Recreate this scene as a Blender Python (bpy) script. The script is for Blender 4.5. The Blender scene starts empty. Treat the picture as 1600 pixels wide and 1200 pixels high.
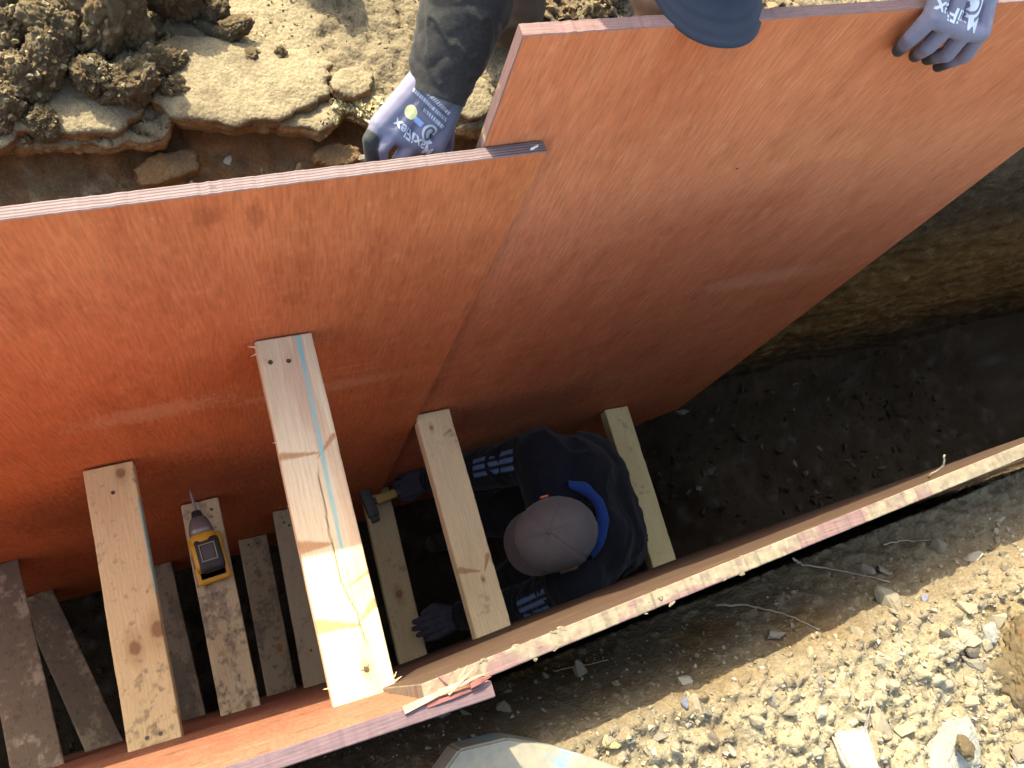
import bpy, bmesh, math, random
import numpy as np
from mathutils import Vector, Matrix, Quaternion
from mathutils.bvhtree import BVHTree

random.seed(7)
rng = np.random.default_rng(7)
scene = bpy.context.scene
COL = scene.collection
R = math.radians

# ------------------------------------------------------------------ camera
CAM_H = 1.15
AX = np.array([[0.91424503, -0.19504686, 0.35512358],
               [-0.30468129, -0.9087276, 0.28527786],
               [0.26706805, -0.36901337, -0.89022682]])   # world x, y, z of the picture's right / down / forward
right, down, fwd = Vector(AX[:, 0]), Vector(AX[:, 1]), Vector(AX[:, 2])
cam_data = bpy.data.cameras.new("camera")
cam_data.sensor_width = 36.0
cam_data.lens = 36.0 * 1240 / 1600
cam_data.clip_start = 0.02
cam_data.clip_end = 500
cam = bpy.data.objects.new("camera", cam_data)
M = Matrix((right, -down, -fwd)).transposed().to_4x4()
M.translation = (0, 0, CAM_H)
cam.matrix_world = M
COL.objects.link(cam)
scene.camera = cam

# ------------------------------------------------------------------ sky and sun
SUN = Vector((-0.30, 0.87, 1.0)).normalized()
elev = math.asin(SUN.z)
azim = math.atan2(SUN.x, SUN.y)
world = bpy.data.worlds.new("World")
scene.world = world
world.use_nodes = True
wn = world.node_tree
wn.nodes.clear()
sky = wn.nodes.new("ShaderNodeTexSky")
sky.sky_type = 'NISHITA'
sky.sun_disc = False
sky.sun_elevation = elev
sky.sun_rotation = azim
sky.dust_density = 3.0
bg = wn.nodes.new("ShaderNodeBackground")
bg.inputs['Strength'].default_value = 0.15
wo = wn.nodes.new("ShaderNodeOutputWorld")
wn.links.new(sky.outputs[0], bg.inputs[0])
wn.links.new(bg.outputs[0], wo.inputs[0])
sl = bpy.data.lights.new("sun", 'SUN')
sl.energy = 2.35
sl.angle = R(0.55)
sl.color = (1.0, 0.93, 0.80)
so = bpy.data.objects.new("sun", sl)
so.rotation_euler = (-SUN).to_track_quat('-Z', 'Y').to_euler()
so.location = SUN * 20
COL.objects.link(so)

scene.view_settings.view_transform = 'Standard'
scene.view_settings.look = 'None'
scene.view_settings.gamma = 1.0
scene.view_settings.use_curve_mapping = False
scene.view_settings.exposure = 2.1
scene.view_settings.use_white_balance = True
scene.view_settings.white_balance_temperature = 7600
scene.view_settings.white_balance_tint = 0
scene.cycles.max_bounces = 6
scene.cycles.diffuse_bounces = 4
scene.cycles.glossy_bounces = 2
scene.cycles.caustics_reflective = False
scene.cycles.caustics_refractive = False


# ------------------------------------------------------------------ noise (numpy)
def _hash(ix, iy, iz, seed):
    h = (ix.astype(np.int64) * 374761393 + iy.astype(np.int64) * 668265263 + iz.astype(np.int64) * 2147483647 + seed * 1274126177) & 0xFFFFFFFF
    h = ((h ^ (h >> 13)) * 1274126177) & 0xFFFFFFFF
    h = ((h ^ (h >> 16)) * 2246822519) & 0xFFFFFFFF
    return (h ^ (h >> 15)) & 0xFFFFFFFF


def noise(P, seed=0):
    i = np.floor(P)
    f = P - i
    f = f * f * f * (f * (f * 6 - 15) + 10)
    i = i.astype(np.int64)
    out = 0
    for a in (0, 1):
        wa = f[:, 0] if a else 1 - f[:, 0]
        for b in (0, 1):
            wb = f[:, 1] if b else 1 - f[:, 1]
            for c in (0, 1):
                wc = f[:, 2] if c else 1 - f[:, 2]
                out = out + wa * wb * wc * (_hash(i[:, 0] + a, i[:, 1] + b, i[:, 2] + c, seed) / 2147483647.5 - 1)
    return out


def fbm(P, scale, octv=4, seed=0, gain=0.5):
    s, amp, tot = 0, 1.0, 0
    Q = P * scale
    for k in range(octv):
        s = s + amp * noise(Q + 17.3 * k, seed + k)
        tot += amp
        amp *= gain
        Q = Q * 2.03
    return s / tot


def worley(P, scale, seed=0):
    Q = P * scale
    i = np.floor(Q).astype(np.int64)
    f1 = np.full(len(P), 9.0)
    f2 = np.full(len(P), 9.0)
    idv = np.zeros(len(P))
    for a in (-1, 0, 1):
        for b in (-1, 0, 1):
            for c in (-1, 0, 1):
                X, Y, Z = i[:, 0] + a, i[:, 1] + b, i[:, 2] + c
                h = _hash(X, Y, Z, seed)
                h2 = _hash(X, Y, Z, seed + 11)
                h3 = _hash(X, Y, Z, seed + 23)
                d = np.sqrt((X + h / 4294967296. - Q[:, 0]) ** 2 + (Y + h2 / 4294967296. - Q[:, 1]) ** 2 + (Z + h3 / 4294967296. - Q[:, 2]) ** 2)
                n1 = d < f1
                f2 = np.where(n1, f1, np.minimum(f2, d))
                idv = np.where(n1, (h % 1000) / 1000., idv)
                f1 = np.where(n1, d, f1)
    return f1, f2, idv


def sstep(a, b, x):
    t = np.clip((x - a) / (b - a), 0, 1)
    return t * t * (3 - 2 * t)


def lerp(a, b, t):
    return a + (b - a) * t


def mixc(c, d, m):
    return c + (np.asarray(d) - c) * m[:, None]


# ------------------------------------------------------------------ materials
class NT:
    def __init__(self, name):
        self.m = bpy.data.materials.new(name)
        self.m.use_nodes = True
        self.t = self.m.node_tree
        self.b = self.t.nodes["Principled BSDF"]

    def n(self, typ, ins=None, **kw):
        nd = self.t.nodes.new(typ)
        for k, v in kw.items():
            setattr(nd, k, v)
        for k, v in (ins or {}).items():
            if hasattr(v, 'is_linked') or isinstance(v, bpy.types.NodeSocket):
                self.t.links.new(v, nd.inputs[k])
            else:
                nd.inputs[k].default_value = v
        return nd

    def set(self, **kw):
        for k, v in kw.items():
            k = k.replace('_', ' ')
            if isinstance(v, bpy.types.NodeSocket):
                self.t.links.new(v, self.b.inputs[k])
            else:
                self.b.inputs[k].default_value = v
        return self

    def coord(self, scale=(1, 1, 1), loc=(0, 0, 0), src='Object', perobj=False):
        c = self.n("ShaderNodeTexCoord").outputs[src]
        if perobj:
            oi = self.n("ShaderNodeObjectInfo")
            c = self.n("ShaderNodeVectorMath", {0: c, 1: oi.outputs['Location']}, operation='ADD').outputs[0]
        return self.n("ShaderNodeMapping", {'Vector': c, 'Scale': scale, 'Location': loc}).outputs[0]

    def noise(self, vec, scale, detail=4, rough=0.55, dist=0.0):
        return self.n("ShaderNodeTexNoise", {'Vector': vec, 'Scale': scale, 'Detail': detail, 'Roughness': rough, 'Distortion': dist}).outputs['Fac']

    def ramp(self, fac, stops):
        r = self.n("ShaderNodeValToRGB", {'Fac': fac})
        el = r.color_ramp.elements
        while len(el) < len(stops):
            el.new(0.5)
        for e, (p, c) in zip(el, stops):
            e.position = p
            e.color = (c, c, c, 1) if not hasattr(c, '__len__') else (*c[:3], 1)
        return r.outputs['Color']

    def mix(self, fac, a, b, mode='MIX'):
        nd = self.n("ShaderNodeMix", data_type='RGBA', blend_type=mode)
        for s, v in ((0, fac), (6, a), (7, b)):
            if isinstance(v, bpy.types.NodeSocket):
                self.t.links.new(v, nd.inputs[s])
            else:
                nd.inputs[s].default_value = v if s == 0 else (*v[:3], 1)
        return nd.outputs[2]

    def bump(self, h, strength=0.3, dist=0.002):
        return self.n("ShaderNodeBump", {'Height': h, 'Strength': strength, 'Distance': dist}).outputs[0]

    def attr(self, name='col'):
        return self.n("ShaderNodeAttribute", attribute_name=name).outputs['Color']


def plain(name, col, rough=0.6, var=0.15, scale=40, bump=0.15, bdist=0.001, metal=0.0):
    t = NT(name)
    v = t.coord()
    f = t.noise(v, scale, 5)
    c0 = tuple(x * (1 - var) for x in col)
    c1 = tuple(min(1, x * (1 + var)) for x in col)
    t.set(Base_Color=t.ramp(f, [(0.3, c0), (0.7, c1)]), Roughness=rough, Metallic=metal,
          Normal=t.bump(t.noise(v, scale * 4, 4), bump, bdist))
    return t.m


def soil_mat(name, fine=260, bump=0.6, bdist=0.004, var=0.35):
    t = NT(name)
    v = t.coord(src='Object')
    a = t.attr('col')
    n1 = t.noise(v, fine, 5, 0.65)
    n2 = t.noise(v, fine * 0.18, 4, 0.6)
    m = t.mix(1.0, a, t.ramp(n1, [(0.30, 1 - var), (0.72, 1 + var * 0.6)]), 'MULTIPLY')
    m = t.mix(1.0, m, t.ramp(n2, [(0.3, 0.82), (0.7, 1.12)]), 'MULTIPLY')
    vo = t.n("ShaderNodeTexVoronoi", {'Vector': v, 'Scale': fine * 0.5}).outputs['Distance']
    h = t.n("ShaderNodeMath", {0: n1, 1: vo}, operation='SUBTRACT').outputs[0]
    t.set(Base_Color=m, Roughness=0.92, Normal=t.bump(h, bump, bdist))
    t.b.inputs['Specular IOR Level'].default_value = 0.2
    return t.m


M_SOIL = soil_mat("soil")
M_CLOD = soil_mat("clod_soil", fine=340, bump=0.7, bdist=0.003)


def stone_mat(name, cols, fine=90):
    t = NT(name)
    v = t.coord(src='Object')
    oi = t.n("ShaderNodeObjectInfo").outputs['Random']
    base = t.ramp(oi, [(i / max(1, len(cols) - 1), c) for i, c in enumerate(cols)])
    n = t.noise(v, fine, 5, 0.6)
    n2 = t.noise(v, fine * 0.25, 3, 0.6)
    m = t.mix(1.0, base, t.ramp(n, [(0.3, 0.75), (0.7, 1.15)]), 'MULTIPLY')
    m = t.mix(t.ramp(n2, [(0.48, 0.0), (0.68, 0.7)]), m, (0.22, 0.16, 0.09))
    t.set(Base_Color=m, Roughness=0.85, Normal=t.bump(n, 0.4, 0.002))
    return t.m


M_STONE = stone_mat("stone", [(0.295, 0.256, 0.187), (0.209, 0.176, 0.126), (0.331, 0.302, 0.248), (0.245, 0.194, 0.122), (0.173, 0.158, 0.137), (0.338, 0.288, 0.205)])
M_DARKSTONE = stone_mat("dark_stone", [(0.07, 0.063, 0.058), (0.12, 0.10, 0.08)])
M_BLUESTONE = stone_mat("blue_stone", [(0.19, 0.20, 0.28), (0.24, 0.24, 0.30)])
M_GRAVEL = soil_mat("gravel", fine=500, bump=0.4, bdist=0.001, var=0.2)


def ply_face_mat(name, ca, cb, cc, pale, scuff_z=None, seed=0.0, dirt=0.0, spots=()):
    """oiled plywood face: object x = along the sheet, z = up, y = thickness"""
    t = NT(name)
    cvec = t.n("ShaderNodeTexCoord").outputs['Object']
    sep = t.n("ShaderNodeSeparateXYZ", {0: cvec})
    warp = t.noise(t.coord((1, 1, 0.5), (seed, 0, seed)), 1.7, 1)
    wx = t.n("ShaderNodeMath", {0: warp, 1: 0.10}, operation='MULTIPLY').outputs[0]
    xx = t.n("ShaderNodeMath", {0: sep.outputs[0], 1: wx}, operation='ADD').outputs[0]
    com = t.n("ShaderNodeCombineXYZ", {0: xx, 1: seed, 2: sep.outputs[2]}).outputs[0]
    gvec = t.n("ShaderNodeMapping", {'Vector': com, 'Scale': (1, 1, 0.09)}).outputs[0]
    g1 = t.noise(gvec, 230, 3, 0.65)
    g2 = t.noise(gvec, 30, 3, 0.6)
    b1 = t.noise(t.coord((1, 0, 0.6), (seed * 2, 1, 3)), 3.4, 4, 0.6, 0.5)
    b2 = t.noise(t.coord((1, 0, 0.45), (seed * 3, 5, 1)), 11.0, 4, 0.65)
    c = t.mix(t.ramp(b1, [(0.36, 0.0), (0.64, 1.0)]), ca, cb)
    c = t.mix(t.ramp(b2, [(0.52, 0.0), (0.76, 0.6)]), c, cc)
    c = t.mix(t.ramp(g2, [(0.40, 0.0), (0.75, 0.30)]), c, pale)
    b3 = t.noise(t.coord((1, 0, 0.7), (seed * 5, 2, 8)), 24.0, 4, 0.7)
    c = t.mix(t.ramp(b3, [(0.54, 0.0), (0.74, 0.45)]), c, pale)
    c = t.mix(1.0, c, t.ramp(g1, [(0.28, 0.76), (0.50, 1.0), (0.74, 1.22)]), 'MULTIPLY')
    # scuffs and dusty scratches, mostly sideways
    s1 = t.noise(t.coord((0.09, 0, 1), (seed + 2, 0, 0)), 80, 3, 0.7, 0.4)
    s2 = t.noise(t.coord((0.6, 0, 1), (seed + 9, 0, 0)), 5.0, 3, 0.6)
    sm = t.mix(1.0, t.ramp(s1, [(0.56, 0.0), (0.72, 1.0)]), t.ramp(s2, [(0.40, 0.0), (0.62, 0.9)]), 'MULTIPLY')
    if scuff_z is not None:
        zf = t.n("ShaderNodeMapRange", {0: sep.outputs[2], 1: scuff_z[0], 2: scuff_z[1], 3: 1.0, 4: 0.15}).outputs[0]
        sm = t.mix(1.0, sm, zf, 'MULTIPLY')
    c = t.mix(sm, c, (0.58, 0.34, 0.20))
    for (sx, sz, rx_, rz_, scol, sst) in spots:
        mp = t.n("ShaderNodeMapping", {'Vector': cvec, 'Location': (-sx / rx_, 0, -sz / rz_), 'Scale': (1 / rx_, 0, 1 / rz_)}).outputs[0]
        ln = t.n("ShaderNodeVectorMath", {0: mp}, operation='LENGTH').outputs['Value']
        nn = t.noise(t.coord((1, 0, 0.35), (sx, sz, 0)), 120, 4, 0.7)
        sm_ = t.n("ShaderNodeMath", {0: nn, 1: 2.2, 2: 0.0}, operation='MULTIPLY').outputs[0]
        sm_ = t.n("ShaderNodeMath", {0: sm_, 1: ln}, operation='SUBTRACT').outputs[0]
        c = t.mix(t.ramp(sm_, [(0.1, 0.0), (0.6, sst)]), c, scol)
    if dirt > 0:
        d = t.noise(t.coord((1, 0, 1), (seed, 7, 0)), 14, 4, 0.7)
        c = t.mix(t.ramp(d, [(0.62 - dirt * 0.35, 0.0), (0.72 - dirt * 0.3, 0.8)]), c, (0.085, 0.06, 0.042))
    t.set(Base_Color=c, Roughness=t.ramp(b2, [(0.3, 0.66), (0.7, 0.85)]), Normal=t.bump(g1, 0.2, 0.0006))
    t.b.inputs['Specular IOR Level'].default_value = 0.15
    return t.m


def ply_edge_mat(name, ca, cb, mud=0.0, mudc=(0.48, 0.36, 0.19), stripe=0.6, th=0.018):
    t = NT(name)
    c = t.n("ShaderNodeTexCoord").outputs['Object']
    sep = t.n("ShaderNodeSeparateXYZ", {0: c})
    wob = t.noise(t.coord((1, 1, 1)), 7, 3)
    w = t.n("ShaderNodeMath", {0: wob, 1: 0.004}, operation='MULTIPLY').outputs[0]
    y = t.n("ShaderNodeMath", {0: sep.outputs[1], 1: w}, operation='ADD').outputs[0]
    y = t.n("ShaderNodeMath", {0: y, 1: 2 * math.pi * 4.5 / th}, operation='MULTIPLY').outputs[0]
    s = t.n("ShaderNodeMath", {0: y}, operation='SINE').outputs[0]
    s = t.n("ShaderNodeMapRange", {0: s, 1: -1.0, 2: 1.0}).outputs[0]
    f = t.noise(t.coord((0.08, 1, 0.08)), 420, 4, 0.7)
    base = t.mix(t.ramp(s, [(0.35, 0.0), (0.8, stripe)]), ca, cb)
    base = t.mix(1.0, base, t.ramp(f, [(0.3, 0.72), (0.72, 1.18)]), 'MULTIPLY')
    pit = t.noise(t.coord((0.3, 1, 1)), 160, 4, 0.6)
    base = t.mix(t.ramp(pit, [(0.66, 0.0), (0.74, 0.8)]), base, (0.10, 0.06, 0.05))
    if mud > 0:
        d = t.noise(t.coord((0.55, 1, 1), (3, 0, 0)), 13, 6, 0.62, 0.6)
        d2 = t.noise(t.coord((0.8, 1, 1), (8, 0, 0)), 70, 5, 0.7)
        mudcol = t.mix(t.ramp(d2, [(0.35, 0.0), (0.65, 1.0)]), tuple(x * 0.55 for x in mudc), mudc)
        base = t.mix(t.ramp(d, [(0.62 - mud * 0.4, 0.0), (0.68 - mud * 0.4, 1.0)]), base, mudcol)
        sp = t.noise(t.coord((0.8, 1, 1), (1, 4, 0)), 34, 5, 0.65)
        base = t.mix(t.ramp(sp, [(0.64, 0.0), (0.70, 0.85)]), base, (0.15, 0.10, 0.08))
    t.set(Base_Color=base, Roughness=0.8, Normal=t.bump(f, 0.4, 0.001))
    return t.m


def wood_mat():
    t = NT("pine_timber")
    a = t.attr('col')
    v = t.coord((1, 0.045, 1), perobj=True)
    g = t.noise(v, 330, 4, 0.6)
    g2 = t.noise(v, 1100, 2, 0.5)
    m = t.mix(1.0, a, t.ramp(g, [(0.32, 0.90), (0.7, 1.07)]), 'MULTIPLY')
    m = t.mix(1.0, m, t.ramp(g2, [(0.3, 0.92), (0.7, 1.05)]), 'MULTIPLY')
    t.set(Base_Color=m, Roughness=0.68, Normal=t.bump(g, 0.25, 0.0008))
    t.b.inputs['Specular IOR Level'].default_value = 0.3
    return t.m


M_WOOD = wood_mat()


# ------------------------------------------------------------------ mesh helpers
def mesh_np(name, V, F, col=None, mat=None, smooth=True, matidx=None):
    me = bpy.data.meshes.new(name)
    V = np.asarray(V, dtype=np.float32)
    F = np.asarray(F, dtype=np.int32)
    k = F.shape[1]
    me.vertices.add(len(V))
    me.vertices.foreach_set('co', V.ravel())
    me.loops.add(F.size)
    me.loops.foreach_set('vertex_index', F.ravel())
    me.polygons.add(len(F))
    me.polygons.foreach_set('loop_start', np.arange(0, F.size, k, dtype=np.int32))
    me.polygons.foreach_set('loop_total', np.full(len(F), k, dtype=np.int32))
    me.polygons.foreach_set('use_smooth', np.full(len(F), smooth))
    if matidx is not None:
        me.polygons.foreach_set('material_index', np.asarray(matidx, dtype=np.int32))
    me.update(calc_edges=True)
    if col is not None:
        set_col(me, col)
    if mat:
        for mm in (mat if isinstance(mat, (list, tuple)) else [mat]):
            me.materials.append(mm)
    return me


def set_col(me, col):
    a = me.attributes.new('col', 'FLOAT_COLOR', 'POINT')
    c = np.ones((len(me.vertices), 4), dtype=np.float32)
    c[:, :3] = np.clip(col, 0, 1)
    a.data.foreach_set('color', c.ravel())


def obj(name, me, parent=None, loc=(0, 0, 0), rot=None):
    o = bpy.data.objects.new(name, me)
    COL.objects.link(o)
    o.location = loc
    if rot is not None:
        o.rotation_euler = rot
    if parent:
        o.parent = parent
    return o


def tag(o, label, cat, group=None):
    o['label'] = label
    o['category'] = cat
    if group:
        o['group'] = group
    return o


def struct(o):
    o['kind'] = 'structure'
    return o


def grid_faces(nu, nv, flip=False):
    i = np.arange(nu * nv).reshape(nu, nv)
    a, b, c, d = i[:-1, :-1].ravel(), i[1:, :-1].ravel(), i[1:, 1:].ravel(), i[:-1, 1:].ravel()
    return np.stack([a, d, c, b] if flip else [a, b, c, d], 1)


def coords(me):
    V = np.empty(len(me.vertices) * 3, dtype=np.float32)
    me.vertices.foreach_get('co', V)
    return V.reshape(-1, 3).astype(float)


def normals(me):
    V = np.empty(len(me.vertices) * 3, dtype=np.float32)
    me.vertex_normals.foreach_get('vector', V)
    return V.reshape(-1, 3).astype(float)


def setco(me, V):
    me.vertices.foreach_set('co', np.asarray(V, dtype=np.float32).ravel())
    me.update()


def bm_mesh(name, fn, mat=None, smooth=False):
    bm = bmesh.new()
    fn(bm)
    bmesh.ops.recalc_face_normals(bm, faces=bm.faces)
    me = bpy.data.meshes.new(name)
    bm.to_mesh(me)
    bm.free()
    if smooth:
        me.polygons.foreach_set('use_smooth', np.full(len(me.polygons), True))
    if mat:
        for mm in (mat if isinstance(mat, (list, tuple)) else [mat]):
            me.materials.append(mm)
    return me


def add_box(bm, c, s, rot=None, bevel=0.0):
    r = bmesh.ops.create_cube(bm, size=1)
    vs = r['verts']
    m = Matrix.Translation(c) @ (rot.to_4x4() if rot else Matrix.Identity(4)) @ Matrix.Diagonal((*s, 1))
    bmesh.ops.transform(bm, matrix=m, verts=vs)
    if bevel:
        es = list({e for v in vs for e in v.link_edges})
        bmesh.ops.bevel(bm, geom=es, offset=bevel, segments=2, affect='EDGES', profile=0.6)


def add_tube(bm, pts, rads, seg=8, cap=True):
    rings = []
    prev = None
    n = len(pts)
    P = [Vector(p) for p in pts]
    for i in range(n):
        tdir = (P[min(n - 1, i + 1)] - P[max(0, i - 1)]).normalized()
        if prev is None:
            a = tdir.orthogonal().normalized()
        else:
            a = (prev - tdir * prev.dot(tdir)).normalized()
        prev = a
        b = tdir.cross(a)
        rings.append([bm.verts.new(P[i] + (a * math.cos(2 * math.pi * k / seg) + b * math.sin(2 * math.pi * k / seg)) * rads[i]) for k in range(seg)])
    for i in range(n - 1):
        for k in range(seg):
            bm.faces.new((rings[i][k], rings[i][(k + 1) % seg], rings[i + 1][(k + 1) % seg], rings[i + 1][k]))
    if cap:
        bm.faces.new(rings[0][::-1])
        bm.faces.new(rings[-1])


def hull_verts(n, k, squash=(1, 1, 1)):
    p = rng.normal(size=(n, 3))
    p /= np.linalg.norm(p, axis=1)[:, None]
    p *= rng.uniform(0.75, 1.05, size=(n, 1))
    return p * np.array(squash)


def stone_mesh(name, n=14, squash=(1, 0.8, 0.6), mat=None, rough=0.0, sub=0):
    def fn(bm):
        for p in hull_verts(n, 0, squash):
            bm.verts.new(p)
        bmesh.ops.convex_hull(bm, input=bm.verts)
        for v in [v for v in bm.verts if not v.link_faces]:
            bm.verts.remove(v)
        if sub:
            bmesh.ops.triangulate(bm, faces=bm.faces)
            bmesh.ops.bevel(bm, geom=list(bm.edges), offset=0.06, segments=2, affect='EDGES')
            bmesh.ops.triangulate(bm, faces=bm.faces)
            bmesh.ops.subdivide_edges(bm, edges=[e for e in bm.edges if e.calc_length() > 0.15], cuts=2, use_grid_fill=True)
            bmesh.ops.triangulate(bm, faces=bm.faces)
            bmesh.ops.subdivide_edges(bm, edges=[e for e in bm.edges if e.calc_length() > 0.12], cuts=1, use_grid_fill=True)
    me = bm_mesh(name, fn, mat, smooth=bool(sub))
    if rough:
        V = coords(me)
        N = normals(me)
        s = random.random() * 50
        V += N * (fbm(V + s, 3.0, 5, 3) * rough)[:, None]
        setco(me, V)
    return me


def unit_ico(sub):
    bm = bmesh.new()
    bmesh.ops.create_icosphere(bm, subdivisions=sub, radius=1.0)
    V = np.array([v.co[:] for v in bm.verts])
    F = np.array([[v.index for v in f.verts] for f in bm.faces])
    bm.free()
    return V, F


ICO2, ICO3 = unit_ico(2), unit_ico(3)


def blob(name, cones, voxel, smooth=6, fac=0.5, ells=()):
    """one continuous surface from overlapping round cones (p0, r0, p1, r1) and ellipsoids (centre, radii, quaternion)"""
    VV, FF, off = [], [], 0
    for p0, r0, p1, r1 in cones:
        p0, p1 = np.array(p0), np.array(p1)
        L = np.linalg.norm(p1 - p0)
        n = max(2, int(L / (0.22 * max(min(r0, r1), 1e-4))) + 1)
        n = min(n, 40)
        for k in range(n + 1):
            f = k / n
            VV.append(ICO2[0] * lerp(r0, r1, f) + (p0 + (p1 - p0) * f))
            FF.append(ICO2[1] + off)
            off += len(ICO2[0])
    for c, rad, q in ells:
        m = np.array((q.to_matrix() if q else Matrix.Identity(3)))
        VV.append((ICO3[0] * np.array(rad)) @ m.T + np.array(c))
        FF.append(ICO3[1] + off)
        off += len(ICO3[0])
    me = mesh_np(name, np.concatenate(VV), np.concatenate(FF))
    o = bpy.data.objects.new("tmp", me)
    COL.objects.link(o)
    md = o.modifiers.new("r", 'REMESH')
    md.mode = 'VOXEL'
    md.voxel_size = voxel
    md.use_smooth_shade = True
    if smooth:
        ms = o.modifiers.new("s", 'SMOOTH')
        ms.iterations = smooth
        ms.factor = fac
    dg = bpy.context.evaluated_depsgraph_get()
    out = bpy.data.meshes.new_from_object(o.evaluated_get(dg))
    bpy.data.objects.remove(o)
    bpy.data.meshes.remove(me)
    out.name = name
    out.polygons.foreach_set('use_smooth', np.full(len(out.polygons), True))
    return out


def seg_dist(V, a, b):
    a, b = np.array(a), np.array(b)
    ab = b - a
    t = np.clip(((V - a) @ ab) / (ab @ ab), 0, 1)
    return np.linalg.norm(V - (a + t[:, None] * ab), axis=1), t


# ================================================================== SETTING
PALE = np.array([0.255, 0.207, 0.135])
GREYB = np.array([0.165, 0.130, 0.087])
ORANGE = np.array([0.27, 0.145, 0.062])
BROWN = np.array([0.125, 0.080, 0.045])
DARK = np.array([0.085, 0.065, 0.045])
YCLAY = np.array([0.185, 0.120, 0.045])

FLOOR_L, FLOOR_R = -1.95, -1.52


def floor_z(x):
    return lerp(FLOOR_L, FLOOR_R, sstep(1.15, 1.75, x))


def far_bank():
    xs = np.concatenate([-np.geomspace(14, 0.75, 22), np.arange(-0.70, -0.3, 0.012), np.arange(-0.3, 1.75, 0.005), np.arange(1.75, 4.4, 0.013), np.geomspace(4.42, 16, 30)])
    # profile parameter: ground in to the lip, lip face, undercut, trench wall
    g = np.concatenate([np.geomspace(14, 0.46, 26), np.arange(0.45, 0, -0.0045)])      # distance behind the lip
    lip = np.linspace(0, 1, 14)[1:]
    wall = np.concatenate([np.linspace(0, 0.16, 84), np.linspace(0.16, 0.5, 56)[1:], np.linspace(0.5, 1, 110)[1:]])
    nx = len(xs)
    px = [-14, -0.21, -0.12, 0.0, 0.03, 0.045, 0.08, 0.17, 0.27, 0.30, 0.33, 0.38, 0.53, 0.6, 0.9, 1.4, 1.9, 16]
    py = [0.935, 0.935, 0.925, 0.922, 0.93, 0.955, 0.962, 0.927, 0.906, 0.915, 0.945, 0.918, 0.885, 0.88, 0.86, 0.83, 0.80, 0.80]
    ye = np.interp(xs, px, py)
    one = np.stack([xs * 9, xs * 0, xs * 0], 1)
    ye = ye + 0.016 * fbm(one, 1.0, 4, 5) + 0.012 * fbm(one, 3.5, 4, 9) + 0.003 * fbm(one, 14.0, 3, 10)
    # lower plate on the left
    zl = np.interp(xs, [-14, 0.02, 0.035, 0.30, 0.33, 16], [-0.022, -0.022, 0.0, 0.0, -0.012, -0.012])
    rows_y, rows_z, kind = [], [], []
    for d in g:
        rows_y.append(ye + d)
        rows_z.append(zl * np.exp(-(d / 0.12) ** 2) - (0.006 * (1 - min(1, d / 0.02)) ** 2))
        kind.append(0.0)
    thick = 0.042 + 0.022 * fbm(one, 0.9, 4, 31)
    for f in lip:
        rows_y.append(ye - 0.004 * math.sin(f * math.pi) + 0.030 * f ** 3)
        rows_z.append(zl - 0.006 - thick * f)
        kind.append(1.0 + f)
    fz = floor_z(xs) - 0.12
    for f in wall:
        z0 = zl - 0.006 - thick
        top = ye + 0.030
        # comes out under the lip as a rough bank, then falls to the trench bottom behind the sheets
        out = lerp(top, ye - 0.055, sstep(0, 0.13, np.full(nx, f)))
        base = np.interp(xs, [-14, 1.5, 1.8, 16], [0.70, 0.66, 0.63, 0.62])
        rows_y.append(lerp(out, base, max(0, f - 0.05) ** 0.55 if f > 0.05 else 0))
        rows_z.append(lerp(z0, fz, f ** 1.15))
        kind.append(2.0 + f)
    Y = np.array(rows_y).T
    Z = np.array(rows_z).T
    K = np.tile(np.array(kind), (nx, 1))
    X = np.tile(xs[:, None], (1, Y.shape[1]))
    P = np.stack([X.ravel(), Y.ravel(), Z.ravel()], 1)
    k = K.ravel()
    isw = sstep(2.0, 2.15, k)
    islip = ((k > 0.5) & (k <= 2.0)).astype(float)
    # relief
    n1 = fbm(P, 5, 4, 1)
    n2 = fbm(P, 38, 4, 2)
    n3 = fbm(P, 130, 3, 3)
    f1, f2, idv = worley(P, 26, 4)
    crumb = np.clip(0.45 - f1, 0, 1)
    loose = sstep(-0.05, 0.35, fbm(P, 4.5, 3, 8) + 0.25 * sstep(0.2, 0.6, P[:, 0]))     # crumbly patches on the crust
    loose = np.maximum(loose, sstep(0.62, 0.8, P[:, 0]))
    top_h = 0.012 * n1 + (0.002 + 0.010 * loose) * n2 + (0.0008 + 0.005 * loose) * n3 + 0.010 * loose * crumb
    # cracks in the crust
    fw1, fw2, _ = worley(np.stack([P[:, 0] + 0.05 * n1, P[:, 1] + 0.05 * n2 * 0.3, P[:, 2] * 0], 1), 5.2, 12)
    crack = (1 - sstep(0.0, 0.035, fw2 - fw1)) * sstep(0.0, 0.3, fbm(P, 3, 2, 14) + 0.2)
    top_h = top_h - 0.012 * crack + 0.007 * (np.clip(_, 0, 1) - 0.5)
    w1, w2, wid = worley(P, 11, 44)
    wall_h = 0.030 * n1 + 0.020 * n2 + 0.008 * n3 + 0.035 * crumb * sstep(-0.1, 0.4, fbm(P, 6, 2, 40)) + 0.05 * np.clip(0.5 - w1, 0, 1) * (wid > 0.5)
    ontop = (k < 0.5).astype(float)
    edgef = np.clip((P[:, 1] - np.repeat(ye, Y.shape[1])) / 0.03, 0, 1)
    P[:, 2] += ontop * top_h * lerp(0.5, 1.0, edgef)
    wall_h = wall_h * lerp(1.0, 0.45, sstep(1.3, 1.6, P[:, 0]))
    P[:, 1] -= isw * wall_h + islip * (0.008 * n2 + 0.008 * fbm(P * np.array([0.5, 1, 2.6]), 42, 4, 77))
    P[:, 2] += isw * 0.012 * n2
    # colours
    c = np.tile(PALE, (len(P), 1))
    c = mixc(c, GREYB, sstep(0.1, 0.7, loose) * (0.55 + 0.3 * n2))
    c = mixc(c, BROWN * 1.2, crack * 0.8)
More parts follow.
